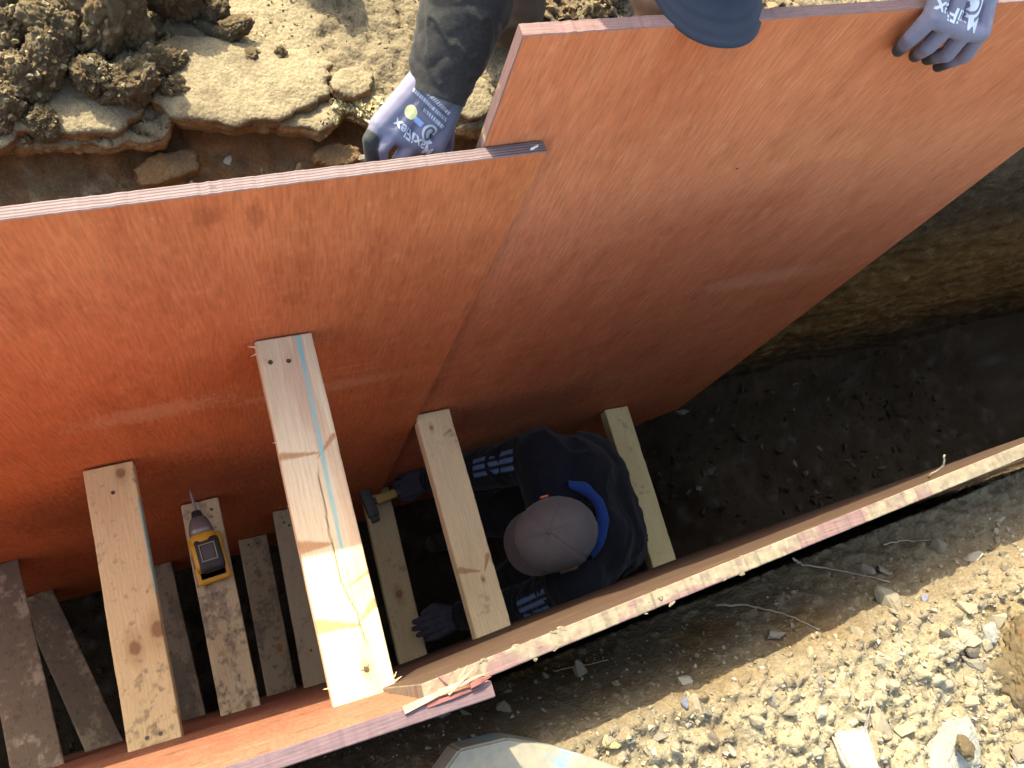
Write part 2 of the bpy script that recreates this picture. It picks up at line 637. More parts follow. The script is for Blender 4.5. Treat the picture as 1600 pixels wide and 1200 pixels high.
    c = mixc(c, BROWN * 1.5, (1 - sstep(-0.25, 0.0, P[:, 0] - 0.02 + 0.03 * n2)) * ontop * 0.75)
    lipc = mixc(np.tile(ORANGE * 1.25, (len(P), 1)), BROWN * 1.6, np.clip(0.4 + 0.6 * n2, 0, 1))
    c = np.where(islip[:, None] > 0.5, lipc, c)
    wc = mixc(np.tile(BROWN, (len(P), 1)), ORANGE, np.clip(0.25 + 0.7 * n2 + 0.3 * n1, 0, 1) * 0.7)
    wc = mixc(wc, GREYB * 0.8, sstep(0.0, 0.5, fbm(P, 17, 4, 50)) * 0.7)
    wc = mixc(wc, DARK * 0.7, sstep(0.0, 0.4, fbm(P, 9, 4, 52)) * 0.75)
    wc = mixc(wc, PALE * 0.9, sstep(0.28, 0.5, fbm(P, 30, 4, 55)) * 0.7)
    wc = mixc(wc, ORANGE * 1.25, sstep(0.15, 0.45, fbm(P, 12, 4, 57)) * 0.7)
    wc = mixc(wc, PALE, (wid > 0.86) * np.clip(0.4 - w1, 0, 1) * 2.0)
    wc = wc * 1.7
    # the open wall to the right: dark top soil over yellow clay
    rt = sstep(1.35, 1.6, P[:, 0])
    strat = P[:, 2] + 0.10 * n1 + 0.03 * n2
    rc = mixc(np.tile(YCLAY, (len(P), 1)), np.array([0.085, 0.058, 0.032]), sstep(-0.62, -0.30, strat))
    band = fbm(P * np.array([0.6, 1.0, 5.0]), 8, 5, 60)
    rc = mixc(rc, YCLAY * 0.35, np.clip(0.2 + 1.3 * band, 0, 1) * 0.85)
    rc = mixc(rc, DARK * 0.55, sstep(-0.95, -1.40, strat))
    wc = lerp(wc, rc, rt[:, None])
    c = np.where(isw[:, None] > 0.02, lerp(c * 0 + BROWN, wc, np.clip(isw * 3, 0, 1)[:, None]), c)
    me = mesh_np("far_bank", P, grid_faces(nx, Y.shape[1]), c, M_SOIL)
    return struct(obj("far_bank", me))


far = far_bank()


def bank_off(x):
    return np.clip((x - 0.154) / 1.286, 0, 1.3) * 0.062


def near_top(x, y):
    """height of the near bank (arrays)"""
    P = np.stack([x, y, x * 0], 1)
    d = bank_off(x) - y                                        # distance out from the trench line
    crest = np.interp(x, [-14, 0.0, 0.25, 0.5, 0.9, 1.3, 14], [0.02, 0.03, 0.09, 0.118, 0.105, 0.115, 0.10])
    gap = np.interp(x, [-14, 0.3, 0.55, 0.8, 1.1, 1.3, 14], [-0.30, -0.26, -0.22, -0.10, 0.02, 0.06, 0.05])
    w = np.interp(x, [-14, 0.3, 0.6, 1.2, 14], [0.10, 0.11, 0.15, 0.20, 0.2])
    z = lerp(gap, crest, sstep(0.0, 1.0, (d - 0.045) / w))
    z = z + 0.026 * fbm(P, 6, 3, 71) + 0.016 * fbm(P, 20, 3, 72)
    return z


def near_bank():
    xs = np.concatenate([-np.geomspace(14, 0.45, 22), np.arange(-0.4, 1.7, 0.004), np.geomspace(1.71, 16, 30)])
    ds = np.concatenate([np.geomspace(14, 0.70, 22), np.arange(0.69, 0.066, -0.004)])
    wall = np.concatenate([np.linspace(0, 0.14, 60)[1:], np.linspace(0.14, 1, 30)[1:]])
    nx = len(xs)
    rows = []
    for d in ds:
        y = -d + bank_off(xs)
        rows.append((xs, y, near_top(xs, y), np.zeros(nx)))
    z0 = near_top(xs, bank_off(xs) - 0.066)
    fz = floor_z(xs) - 0.12
    for f in wall:
        rows.append((xs, bank_off(xs) - 0.064, lerp(z0, fz, f), np.full(nx, 1.0)))
    A = np.array([[r[0], r[1], r[2], r[3]] for r in rows])     # nv,4,nx
    A = A.transpose(2, 0, 1)
    nv = A.shape[1]
    P = A[:, :, :3].reshape(-1, 3).copy()
    w = A[:, :, 3].ravel()
    n2 = fbm(P, 45, 4, 2)
    n3 = fbm(P, 140, 3, 3)
    f1, f2, idv = worley(P, 48, 4)
    f1b, _, idb = worley(P, 95, 5)
    lump = np.clip(0.5 - f1, 0, 1) * (idv > 0.35)
    lump2 = np.clip(0.5 - f1b, 0, 1) * (idb > 0.3)
    P[:, 2] += (1 - w) * (0.014 * n2 + 0.005 * n3 + 0.040 * lump + 0.016 * lump2)
    P[:, 1] -= w * (0.006 + 0.016 * np.clip(n2 + 0.4, 0, 1) + 0.006 * np.abs(n3))
    dry = fbm(P, 3.5, 4, 81)
    c = np.tile(np.array([0.285, 0.240, 0.165]), (len(P), 1))
    c = mixc(c, np.array([0.36, 0.32, 0.25]), np.clip(idv - 0.5, 0, 1) * 1.4 * (lump > 0.03))
    c = mixc(c, np.array([0.195, 0.14, 0.075]), sstep(0.0, 0.5, dry))
    c = mixc(c, np.array([0.14, 0.10, 0.06]), sstep(0.15, 0.5, fbm(P, 13, 4, 83)) * 0.6)
    c = mixc(c, np.array([0.165, 0.118, 0.072]), (1 - sstep(0.10, 0.24, -P[:, 1] + 0.05 * dry)) * 0.75)  # browner band where the sheets' shadow falls, shade tint put into colour
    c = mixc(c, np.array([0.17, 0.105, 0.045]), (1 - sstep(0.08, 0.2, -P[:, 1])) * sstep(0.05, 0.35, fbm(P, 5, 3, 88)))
    wcol = mixc(np.tile(BROWN * 0.7, (len(P), 1)), GREYB * 0.9, sstep(0.0, 0.5, fbm(P, 20, 4, 91)))
    c = lerp(c, wcol, w[:, None])
    me = mesh_np("near_bank", P, grid_faces(nx, nv, flip=True), c, M_SOIL)
    return struct(obj("near_bank", me))


near = near_bank()


def trench_floor():
    xs = np.concatenate([-np.geomspace(14, 0.9, 14), np.arange(-0.85, 3.2, 0.012), np.geomspace(3.25, 16, 40)])
    ys = np.arange(-0.3, 1.0, 0.012)
    X, Y = np.meshgrid(xs, ys, indexing='ij')
    P = np.stack([X.ravel(), Y.ravel(), floor_z(X.ravel())], 1)
    f1, _, idv = worley(P, 17, 4)
    P[:, 2] += 0.16 * sstep(0.44, 0.70, P[:, 1] + 0.05 * fbm(P, 5, 3, 6)) * sstep(1.2, 1.6, P[:, 0]) + 0.05 * fbm(P, 4, 4, 1) + 0.03 * fbm(P, 18, 4, 2) + 0.03 * np.clip(0.5 - f1, 0, 1) * (idv > 0.5)
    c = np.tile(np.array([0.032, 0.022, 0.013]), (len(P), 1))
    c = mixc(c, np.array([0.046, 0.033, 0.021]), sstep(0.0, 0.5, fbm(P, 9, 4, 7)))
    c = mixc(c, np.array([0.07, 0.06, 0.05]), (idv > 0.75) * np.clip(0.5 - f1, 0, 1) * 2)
    me = mesh_np("trench_floor", P, grid_faces(len(xs), len(ys)), c, M_SOIL)
    return struct(obj("trench_floor", me))


floor = trench_floor()
dg = bpy.context.evaluated_depsgraph_get()
BV = {o.name: BVHTree.FromObject(o, dg) for o in (far, near, floor)}


def ground_at(which, x, y, top=1.0):
    h = BV[which].ray_cast(Vector((x, y, top)), Vector((0, 0, -1)))
    return h[0].z if h[0] else 0.0


# ================================================================== PLYWOOD SHEETS
def sheet(name, quad, y0, y1, th, mats, nx=260, lean=0.0, chip=0.0012, notch=None, seed=0, zref=0.0):
    """quad = (xl_top, zl_top, xr_top, zr_top, xr_bot, xl_bot, z_bot); inner face on y0 (left) .. y1 (right); +th is away from the inner face"""
    xlt, zlt, xrt, zrt, xrb, xlb, zb = quad
    s = np.linspace(0, 1, nx)
    vz = np.concatenate([np.linspace(0, 0.004, 2), np.linspace(0.02, 0.985, 26), np.linspace(0.99, 1, 8)])   # bottom .. top
    nv = len(vz)
    q = s[:, None]
    t = vz[None, :]
    xb = lerp(xlb, xrb, q)
    xt = lerp(xlt, xrt, q)
    zt = lerp(zlt, zrt, q)
    one = np.stack([s * 160 + seed, s * 0, s * 0], 1)
    zt = zt + (chip * fbm(one, 1.0, 3, seed))[:, None]
    if notch is not None:
        zt = zt - notch(lerp(xlt, xrt, s))[:, None]
    Xg = lerp(xb, xt, t)
    Zg = lerp(zb, zt, t) + 0 * q
    Yg = lerp(y0, y1, q) + lean * (Zg - zref)
    bow = 0.006 * np.sin(q * math.pi) * np.sin(t * math.pi)
    c = 0.0011
    sg = 1 if th > 0 else -1
    # front sheet, chamfer, back sheet
    cx, cz = Xg.mean(), 0.0
    loc = Vector(((xlt + xrt) / 2, y0, 0))
    inset = np.ones_like(Xg)

    def layer(off, pull):
        Xl = Xg + pull * np.where(q == 0, 1, np.where(q == 1, -1, 0))
        Zl = Zg + pull * np.where(t == 1, -1, np.where(t == 0, 1, 0)) * inset
        return np.stack([Xl - loc.x, Yg + bow + off - loc.y, Zl], 2).reshape(-1, 3)
    L = [layer(0, c), layer(sg * c, 0), layer(th - sg * c, 0), layer(th, c)]
    V = np.concatenate(L)
    N = nx * nv
    F = [grid_faces(nx, nv, flip=(sg < 0))]
    mi = [np.zeros(len(F[0]))]
    bF = grid_faces(nx, nv, flip=(sg > 0)) + 3 * N
    F.append(bF)
    mi.append(np.full(len(bF), 2 if len(mats) > 2 else 0))
    idx = np.arange(N).reshape(nx, nv)
    loop = np.concatenate([idx[:-1, 0], idx[-1, :-1], idx[:0:-1, -1], idx[0, :0:-1]])
    nxt = np.roll(loop, -1)
    for k in range(3):
        a, b = loop + k * N, nxt + k * N
        cc, dd = nxt + (k + 1) * N, loop + (k + 1) * N
        f = np.stack([a, dd, cc, b] if sg > 0 else [a, b, cc, dd], 1)
        F.append(f)
        mi.append(np.ones(len(f)))
    F = np.concatenate(F)
    mi = np.concatenate(mi)
    me = mesh_np("panel", V, F, None, mats, smooth=False, matidx=mi)
    return obj(name, me, loc=loc)


RED_A = (0.61, 0.185, 0.075)
RED_B = (0.47, 0.138, 0.054)
RED_C = (0.34, 0.085, 0.032)
RED_P = (0.70, 0.27, 0.11)
fA = ply_face_mat("ply_face_orange", RED_A, RED_B, RED_C, RED_P, scuff_z=(-0.45, -0.05), seed=1.3, spots=[(0.190, 0.268, 0.022, 0.030, (0.26, 0.07, 0.03), 0.45), (0.245, 0.262, 0.012, 0.040, (0.26, 0.07, 0.03), 0.5), (0.30, 0.02, 0.03, 0.03, (0.30, 0.08, 0.03), 0.5), (0.05, -0.36, 0.16, 0.05, (0.66, 0.36, 0.22), 0.45), (0.37, -0.40, 0.20, 0.035, (0.66, 0.36, 0.22), 0.4), (0.0, -0.9, 0.5, 0.25, (0.20, 0.075, 0.04), 0.5)])
fB = ply_face_mat("ply_face_brown", (0.62, 0.205, 0.095), (0.52, 0.152, 0.068), (0.36, 0.098, 0.045), (0.70, 0.29, 0.15), scuff_z=(-0.9, 0.1), seed=6.1, spots=[(-0.13, 0.20, 0.004, 0.004, (0.1, 0.03, 0.02), 0.9), (-0.2, -0.95, 0.35, 0.16, (0.24, 0.10, 0.055), 0.5), (0.25, -0.30, 0.22, 0.05, (0.70, 0.36, 0.22), 0.35)])
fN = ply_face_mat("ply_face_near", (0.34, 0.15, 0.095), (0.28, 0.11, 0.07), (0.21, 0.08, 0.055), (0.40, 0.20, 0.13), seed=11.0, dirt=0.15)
fN2 = ply_face_mat("ply_face_muddy_dull_back", (0.105, 0.058, 0.042), (0.085, 0.045, 0.034), (0.06, 0.034, 0.026), (0.13, 0.075, 0.055), seed=15.0, dirt=0.6)  # mud on the near sheet; also dulls unseen backs to cut red bounce
eA = ply_edge_mat("ply_edge_striped", (0.205, 0.145, 0.15), (0.085, 0.052, 0.055), stripe=0.85)
eB = ply_edge_mat("ply_edge_pink", (0.215, 0.125, 0.12), (0.17, 0.09, 0.09), stripe=0.45, mud=0.06)
eN = ply_edge_mat("ply_edge_purple", (0.135, 0.083, 0.095), (0.105, 0.06, 0.072), stripe=0.4, mud=0.05)
eN2 = ply_edge_mat("ply_edge_muddy", (0.17, 0.10, 0.095), (0.13, 0.07, 0.068), mud=0.50, mudc=(0.25, 0.20, 0.14), stripe=0.4)

shA = sheet("plywood_sheet", (-0.77, 0.286, 0.480, 0.334, 0.478, -0.76, -1.96), 0.570, 0.570, 0.018, [fA, eA, fN2], seed=1)  # back dulled so its bounce on the soil stays less red
tag(shA, "lower orange-brown plywood sheet with striped pale top edge and struts against it", "plywood sheet")
shB = sheet("plywood_sheet", (0.394, 0.521, 1.640, 0.560, 1.656, 0.412, -1.93), 0.590, 0.590, 0.018, [fB, eB, fN2], seed=2)
tag(shB, "taller plywood sheet behind, held at its top edge by gloved hand", "plywood sheet")
shC = sheet("plywood_sheet", (-1.03, 0.250, 0.225, 0.250, 0.21, -1.04, -1.95), -0.008, -0.040, -0.018, [fN, eN], lean=-0.045, zref=0.250,
            seed=3, notch=lambda x: 0.0025 * sstep(0.12, 0.2, x))
tag(shC, "nearest plywood sheet with purple top edge and splintered broken corner", "plywood sheet")
shD = sheet("plywood_sheet", (0.154, 0.225, 1.44, 0.237, 1.44, 0.156, -1.6), -0.0205, 0.040, -0.020, [fN2, eN2], lean=-0.015, zref=0.225,
            chip=0.004, seed=4)
tag(shD, "muddy plywood sheet on the near side, clay caked along its top edge", "plywood sheet")

# splinters of the broken corner on the purple-edged sheet
M_SPL = plain("raw_splinter", (0.42, 0.25, 0.18), 0.8, 0.25, 60)
M_SPLD = plain("torn_veneer", (0.20, 0.07, 0.06), 0.8, 0.3, 60)


def splinter_mesh(L, w, h):
    def fn(bm):
        pts = [(0, -w / 2, 0), (0, w / 2, 0), (L * 0.6, w * 0.35, h * 0.4), (L, 0.0, h * 0.2), (L * 0.55, -w * 0.4, h * 0.2),
               (0, -w / 2, h), (0, w / 2, h), (L * 0.5, w * 0.2, h * 1.2), (L * 0.45, -w * 0.3, h * 1.1)]
        for p in pts:
            bm.verts.new(p)
        bmesh.ops.convex_hull(bm, input=bm.verts)
    return fn


def child_world(o, parent):
    bpy.context.view_layer.update()
    o.parent = parent
    o.matrix_parent_inverse = parent.matrix_basis.inverted()


for (x, y, z, L, w, h, rz, ry, mt) in [
    (0.125, -0.039, 0.262, 0.075, 0.008, 0.004, 0.10, -0.03, M_SPL), (0.165, -0.034, 0.262, 0.060, 0.007, 0.005, 0.05, -0.10, M_SPL),
    (0.150, -0.042, 0.260, 0.065, 0.006, 0.003, -0.02, -0.02, M_SPLD), (0.175, -0.038, 0.263, 0.045, 0.004, 0.004, 0.45, -0.25, M_SPL),
    (0.190, -0.030, 0.260, 0.020, 0.004, 0.003, 0.8, -0.25, M_SPL), (0.178, -0.033, 0.262, 0.026, 0.003, 0.003, 2.2, -0.5, M_SPLD),
    (0.200, -0.036, 0.262, 0.026, 0.010, 0.006, 0.0, -0.1, M_SPLD)]:
    z -= 0.012
    o = obj("splinter", bm_mesh("splinter", splinter_mesh(L, w, h), mt), loc=(x, y, z), rot=(0, ry, rz))
    child_world(o, shC)
# caked clay lumps on the muddy sheet's edge, beside a strut
M_CAKE = plain("clay_cake", (0.24, 0.19, 0.13), 0.95, 0.4, 220, 0.8, 0.003)
for k in range(34):
    x = random.choice([random.gauss(0.27, 0.035), random.uniform(0.2, 1.2), random.uniform(0.3, 0.6)])
    f = (x - 0.154) / 1.286
    y = lerp(-0.0205, 0.040, f) - random.choice([0.001, 0.001, 0.018, 0.01, 0.021])
    z = lerp(0.225, 0.237, f) + random.uniform(-0.004, 0.0)
    r = random.uniform(0.0012, 0.0038)
    o = obj("clay_lump", stone_mesh("clay_lump", 16, (r * random.uniform(1, 2.4), r, r * 0.7), M_CAKE), loc=(x, y, z), rot=(0, 0, random.uniform(-0.5, 0.5)))
    child_world(o, shD)

# white paint blob on the top of the orange sheet, dark scuffs stay in the material
M_WHITE = plain("white_paint", (0.75, 0.73, 0.72), 0.5, 0.1)
o = obj("paint_mark", stone_mesh("paint_mark", 14, (0.010, 0.004, 0.0015), M_WHITE), loc=(0.462, 0.579, 0.3338), rot=(0, 0, 0.3))
child_world(o, shA)


# ================================================================== STRUTS
def strut(label, far_x, far_y, far_z, near_x, near_y, near_z, wid=0.094, th=0.045, roll=0.0, tone=(0.62, 0.47, 0.29), dirt=0.0,
          knots=(), spikes=(), blue=None, crack=None, screws=(), seed=0, group=True, red=0.0):
    """top face centre runs from the near end to the far end; local y = along, x = across, z = up"""
    a, b = Vector((near_x, near_y, near_z)), Vector((far_x, far_y, far_z))
    L = (b - a).length
    rc = 0.0025
    w2 = wid / 2
    ntop = int(wid / 0.0021)
    prof = [(x, 0.0) for x in np.linspace(-w2 + rc, w2 - rc, ntop)]
    prof += [(w2 - rc * 0.3, -rc * 0.3), (w2, -rc)] + [(w2, -z) for z in np.linspace(rc, th - rc, 8)[1:]]
    prof += [(w2 - rc * 0.3, -th + rc * 0.3), (w2 - rc, -th), (-w2 + rc, -th), (-w2 + rc * 0.3, -th + rc * 0.3)]
    prof += [(-w2, -z) for z in np.linspace(th - rc, rc, 8)] + [(-w2 + rc * 0.3, -rc * 0.3)]
    prof = np.array(prof)
    m = len(prof)
    ny = int(L / 0.0024)
    ys = np.linspace(0, L, ny)
    V = np.zeros((ny, m, 3))
    V[:, :, 0] = prof[None, :, 0]
    V[:, :, 1] = ys[:, None]
    V[:, :, 2] = prof[None, :, 1]
    P = V.reshape(-1, 3)
    S = P + np.array([seed * 3.7, seed * 1.3, 0])
    u, v = P[:, 0] / w2, P[:, 1] / L            # -1..1 across, 0..1 near->far
    topm = (P[:, 2] > -0.004).astype(float)
    # wood
    c = np.tile(np.array(tone), (len(P), 1))
    warp = 0.006 * fbm(S * np.array([1, 0.25, 1]), 9, 2, seed)
    knotd = np.zeros(len(P))
    for kx, kv, kr in knots:
        dx = (P[:, 0] - kx * w2) / kr
        dy = (P[:, 1] - kv * L) / kr
        r = np.sqrt(dx ** 2 + (dy * 0.8) ** 2)
        warp = warp + 0.010 * np.sign(dx) * np.exp(-r * 0.8) * 0.7
        knotd = np.maximum(knotd, topm * (1 - sstep(0.7, 1.15, r + 0.25 * fbm(S, 90, 2, 3))))
    rings = np.sin((P[:, 0] + warp + 0.3 * P[:, 2]) * 2 * math.pi / 0.0075 + 2.0 * fbm(S * np.array([1, 0.12, 1]), 30, 3, seed + 1))
    c = mixc(c, np.array(tone) * np.array([0.80, 0.70, 0.58]), np.clip(rings, 0, 1) ** 2 * 0.28)
    bl = fbm(S * np.array([1, 0.3, 1]), 18, 4, seed + 2)
    c = mixc(c, np.array(tone) * np.array([0.84, 0.80, 0.74]), sstep(-0.1, 0.5, bl) * 0.6)
    if red:
        c = mixc(c, np.array([0.50, 0.27, 0.17]), sstep(0.0, 0.5, fbm(S * np.array([1, 0.12, 1]), 34, 3, seed + 5)) * red)
    c = mixc(c, np.array([0.20, 0.095, 0.035]), knotd * 0.9)
    for kx, kv, kr in knots:
        dx = (P[:, 0] - kx * w2) / kr
        dy = (P[:, 1] - kv * L) / kr
        r = np.sqrt(dx ** 2 + (dy * 0.5) ** 2)
        c = mixc(c, np.array([0.40, 0.22, 0.095]), topm * (1 - sstep(0.8, 2.2, r)) * 0.45)
    for (x0, v0, x1, v1, wd) in spikes:      # spike knots: wedges of orange brown
        ax, ay, bx, by = x0 * w2, v0 * L, x1 * w2, v1 * L
        d, t = seg_dist(P * np.array([1, 1, 0]), (ax, ay, 0), (bx, by, 0))
        wloc = wd * (1 - 0.85 * t)
        msk = topm * (1 - sstep(0.6, 1.2, d / wloc + 0.2 * fbm(S, 120, 2, 4)))
        c = mixc(c, np.array([0.42, 0.20, 0.085]), msk * 0.85)
    if blue is not None:
        bx0, bx1, v0, v1, wd = blue
        t = np.clip((v - v0) / (v1 - v0), 0, 1)
        d = np.abs(P[:, 0] - lerp(bx0, bx1, t) * w2 + 0.0015 * fbm(S * np.array([1, 0.2, 1]), 60, 2, 8))
        msk = (1 - sstep(wd * 0.5, wd * 1.1, d)) * sstep(v0 - 0.02, v0 + 0.02, v) * (1 - sstep(v1 - 0.01, v1 + 0.01, v))
        c = mixc(c, np.array([0.20, 0.50, 0.50]), msk * np.clip(0.75 + 0.35 * fbm(S * np.array([1, 0.3, 1]), 50, 3, 9), 0, 1) * (topm if bx0 < 0.97 else 1))
    if crack is not None:
        cx = np.interp(v, [q[0] for q in crack], [q[1] for q in crack]) * w2 + 0.0012 * fbm(S * np.array([0, 1, 0]), 40, 3, 7)
        lo, hi = crack[0][0], crack[-1][0]
        dcr = np.abs(P[:, 0] - cx)
        msk = topm * (1 - sstep(0.0004, 0.0017, dcr)) * sstep(lo, lo + 0.04, v) * (1 - sstep(hi - 0.05, hi, v))
        c = mixc(c, np.array([0.16, 0.09, 0.04]), msk * 0.95)
        P[:, 2] -= msk * 0.0025
    if dirt > 0:
        dn = fbm(S * np.array([1, 0.7, 1]), 20, 5, seed + 20, 0.68)
        dn2 = fbm(S, 95, 4, seed + 21, 0.65)
        th0 = 0.52 - 0.78 * dirt
        c = mixc(c, np.array([0.17, 0.125, 0.085]), sstep(th0 - 0.16, th0 + 0.22, dn + 0.35 * dn2) * min(0.9, 0.35 + dirt * 0.6))
        c = mixc(c, np.array([0.13, 0.09, 0.06]), sstep(0.30, 0.48, dn2 + 0.35 * dn) * min(0.8, dirt * 1.6) * 0.8)
    # small roughness of sawn faces and dinged edges
    P[:, 2] += topm * (0.0004 * fbm(S, 300, 2, 2) - 0.0006 * knotd)
    edge = (np.abs(u) > 0.93) & (P[:, 2] > -0.006)
    P[:, 2] -= edge * 0.0025 * sstep(0.15, 0.5, fbm(S, 45, 3, 6))
    P[:, 0] += 0.0008 * fbm(S * np.array([0, 1, 0]), 12, 3, 11)
    i = np.arange(ny * m).reshape(ny, m)
    j = np.roll(i, -1, axis=1)
    F = np.stack([i[:-1].ravel(), i[1:].ravel(), j[1:].ravel(), j[:-1].ravel()], 1)
    me = mesh_np("board", P, F[:, ::1], c, M_WOOD)
    bm = bmesh.new()
    bm.from_mesh(me)
    bm.verts.ensure_lookup_table()
    bm.faces.new([bm.verts[k] for k in range(m)])
    bm.faces.new([bm.verts[(ny - 1) * m + k] for k in range(m)][::-1])
    bmesh.ops.recalc_face_normals(bm, faces=bm.faces)
    bm.to_mesh(me)
    bm.free()
    o = obj("timber_strut", me)
    yd = (b - a).normalized()
    xd = yd.cross(Vector((0, 0, 1))).normalized()
    zd = xd.cross(yd)
    q = Matrix.Rotation(roll, 3, yd)
    xd, zd = q @ xd, q @ zd
    mm = Matrix((xd, yd, zd)).transposed().to_4x4()
    mm.translation = a
    o.matrix_world = mm
    tag(o, label, "timber strut", "timber struts across the trench")
    for (sx, sv, kind) in screws:
        r = 0.0042 if kind == 'hole' else 0.0040
        s_ = obj("screw", SCREW[kind], parent=o, loc=(sx * w2, sv * L, -0.0010))
        s_.rotation_euler = (random.uniform(-0.1, 0.1), 0, random.uniform(0, 3))
        if kind == 'torn':
            for _ in range(4):
                an = random.uniform(0.2, 2.9)
                f = obj("wood_fibre", FIBRE, parent=o, loc=(sx * w2 + 0.004 * math.cos(an), sv * L + 0.004 * math.sin(an), 0.0),
                        rot=(0, -0.5, an))
                f.scale = (random.uniform(0.6, 1.2),) * 3
    return o


M_SCREW = plain("screw_steel", (0.10, 0.075, 0.05), 0.5, 0.3, 200, metal=0.6)
M_FIBRE = plain("wood_fibre", (0.70, 0.50, 0.30), 0.8, 0.1)


def screw_bm(bm):
    bmesh.ops.create_cone(bm, cap_ends=True, segments=12, radius1=0.0046, radius2=0.0040, depth=0.004)
    add_box(bm, (0, 0, 0.002), (0.0045, 0.0012, 0.0009))
    add_box(bm, (0, 0, 0.0021), (0.0012, 0.0045, 0.0009))


_s = bm_mesh("screw", screw_bm, M_SCREW)
SCREW = {'hole': _s, 'torn': _s}
FIBRE = bm_mesh("wood_fibre", splinter_mesh(0.009, 0.0018, 0.001), M_FIBRE)

Y1 = 0.569
NEW = (0.66, 0.50, 0.315)
s1 = strut("old grey-stained timber strut left of the drill, blue paint down its right side", -0.2145, Y1, -0.598, -0.2145, -0.014, -0.600,
           tone=(0.74, 0.54, 0.285), dirt=0.26, knots=[(0.45, 0.965, 0.009), (-0.15, 0.36, 0.012), (0.85, 0.40, 0.014)],
           blue=(1.0, 1.0, 0.52, 0.86, 0.004), screws=[(0.02, 0.90, 'hole'), (0.25, 0.075, 'hole'), (-0.25, 0.075, 'hole')], seed=1)
s2 = strut("dirt-speckled timber strut that carries the yellow drill", -0.0715, Y1, -1.056, -0.0735, -0.004, -1.060,
           tone=(0.62, 0.46, 0.27), dirt=0.42, knots=[(0.45, 0.07, 0.007)], screws=[(0.55, 0.95, 'hole'), (-0.55, 0.06, 'hole'), (0.3, 0.055, 'hole')], seed=2)
s3 = strut("topmost timber strut, pale and new, with turquoise line and sunlit near end", 0.1375, Y1, -0.110, 0.128, -0.0225, -0.114,
           tone=(0.74, 0.57, 0.38), red=0.45, spikes=[(-0.92, 0.655, 0.3, 0.645, 0.007), (0.9, 0.685, 0.2, 0.63, 0.005), (-0.95, 0.405, 0.05, 0.395, 0.012),
                                       (-0.95, 0.20, 0.35, 0.175, 0.012), (0.95, 0.22, 0.35, 0.185, 0.008), (0.95, 0.30, 0.2, 0.275, 0.004)],
           knots=[(0.22, 0.068, 0.005)], blue=(0.30, 0.55, 0.33, 1.1, 0.0042), crack=[(0.10, 0.42), (0.2, 0.33), (0.3, 0.05), (0.42, 0.05), (0.62, 0.15)],
           screws=[(-0.62, 0.93, 'torn'), (0.0, 0.925, 'torn'), (0.2, 0.068, 'torn')], seed=3)
s4 = strut("pale timber strut against the overlap of the two sheets, left of the grey cap", 0.530, 0.586, -0.770, 0.522, 0.001, -0.780, wid=0.092,
           tone=(0.76, 0.58, 0.34), dirt=0.05, knots=[(-0.3, 0.93, 0.005), (0.2, 0.24, 0.004)],
           spikes=[(-0.85, 0.30, 0.2, 0.275, 0.009), (0.8, 0.33, 0.4, 0.27, 0.007), (0.7, 0.90, 0.2, 0.885, 0.005)], seed=4)
s5 = strut("timber strut beyond the crouching person, farthest right", 1.268, 0.588, -1.190, 1.240, 0.020, -1.200, wid=0.088,
           tone=(0.66, 0.53, 0.27), dirt=0.06, seed=5)
s7 = strut("low timber strut with a swirled knot, between turquoise-lined strut and grey cap", 0.465, 0.588, -1.520, 0.440, -0.010, -1.510, wid=0.092,
           tone=(0.56, 0.44, 0.25), dirt=0.12, knots=[(0.0, 0.40, 0.012)], seed=7)
s6 = strut("low dirty timber strut with two screw holes at its far end, right of the drill", 0.050, Y1, -1.700, 0.035, -0.01, -1.700,
           tone=(0.38, 0.29, 0.18), dirt=0.55, screws=[(-0.35, 0.96, 'hole'), (0.25, 0.96, 'hole')], knots=[(0.4, 0.35, 0.011)], seed=6)
s8 = strut("low timber strut half hidden under the turquoise-lined strut", 0.165, Y1, -1.400, 0.140, -0.01, -1.400,
           tone=(0.42, 0.32, 0.20), dirt=0.25, screws=[(-0.4, 0.93, 'hole'), (-0.1, 0.91, 'hole'), (-0.2, 0.25, 'hole')], seed=8)
s9 = strut("low muddy timber strut half hidden under the old strut beside the drill", -0.265, Y1, -1.760, -0.245, -0.01, -1.765,
           tone=(0.34, 0.25, 0.16), dirt=0.75, seed=9)
s10 = strut("mud-blackened timber at the left edge of the picture", -0.585, Y1, -1.215, -0.490, -0.02, -0.98, wid=0.10, roll=0.22,
            tone=(0.40, 0.32, 0.23), dirt=1.0, seed=10)
s11 = strut("muddy timber with a lighter right side, second from the left", -0.612, Y1, -1.72, -0.430, -0.02, -1.50, wid=0.092, roll=0.22,
            tone=(0.36, 0.28, 0.19), dirt=0.95, seed=11)
# ragged fibres at the sawn ends of the new strut
for (x, v, an, ln) in [(-1.0, 0.985, 2.9, 1.6), (-1.02, 0.965, 3.5, 1.3), (-1.0, 0.05, 3.0, 1.2), (1.0, 0.02, 0.3, 1.4), (1.0, 0.03, 0.9, 1.0), (-1.0, 0.70, 3.2, 0.8), (-1.0, 0.52, 3.2, 0.6)]:
    f = obj("wood_fibre", FIBRE, parent=s3, loc=(x * 0.047, v * 0.59, -0.002), rot=(0, -0.2, an))
    f.scale = (ln,) * 3


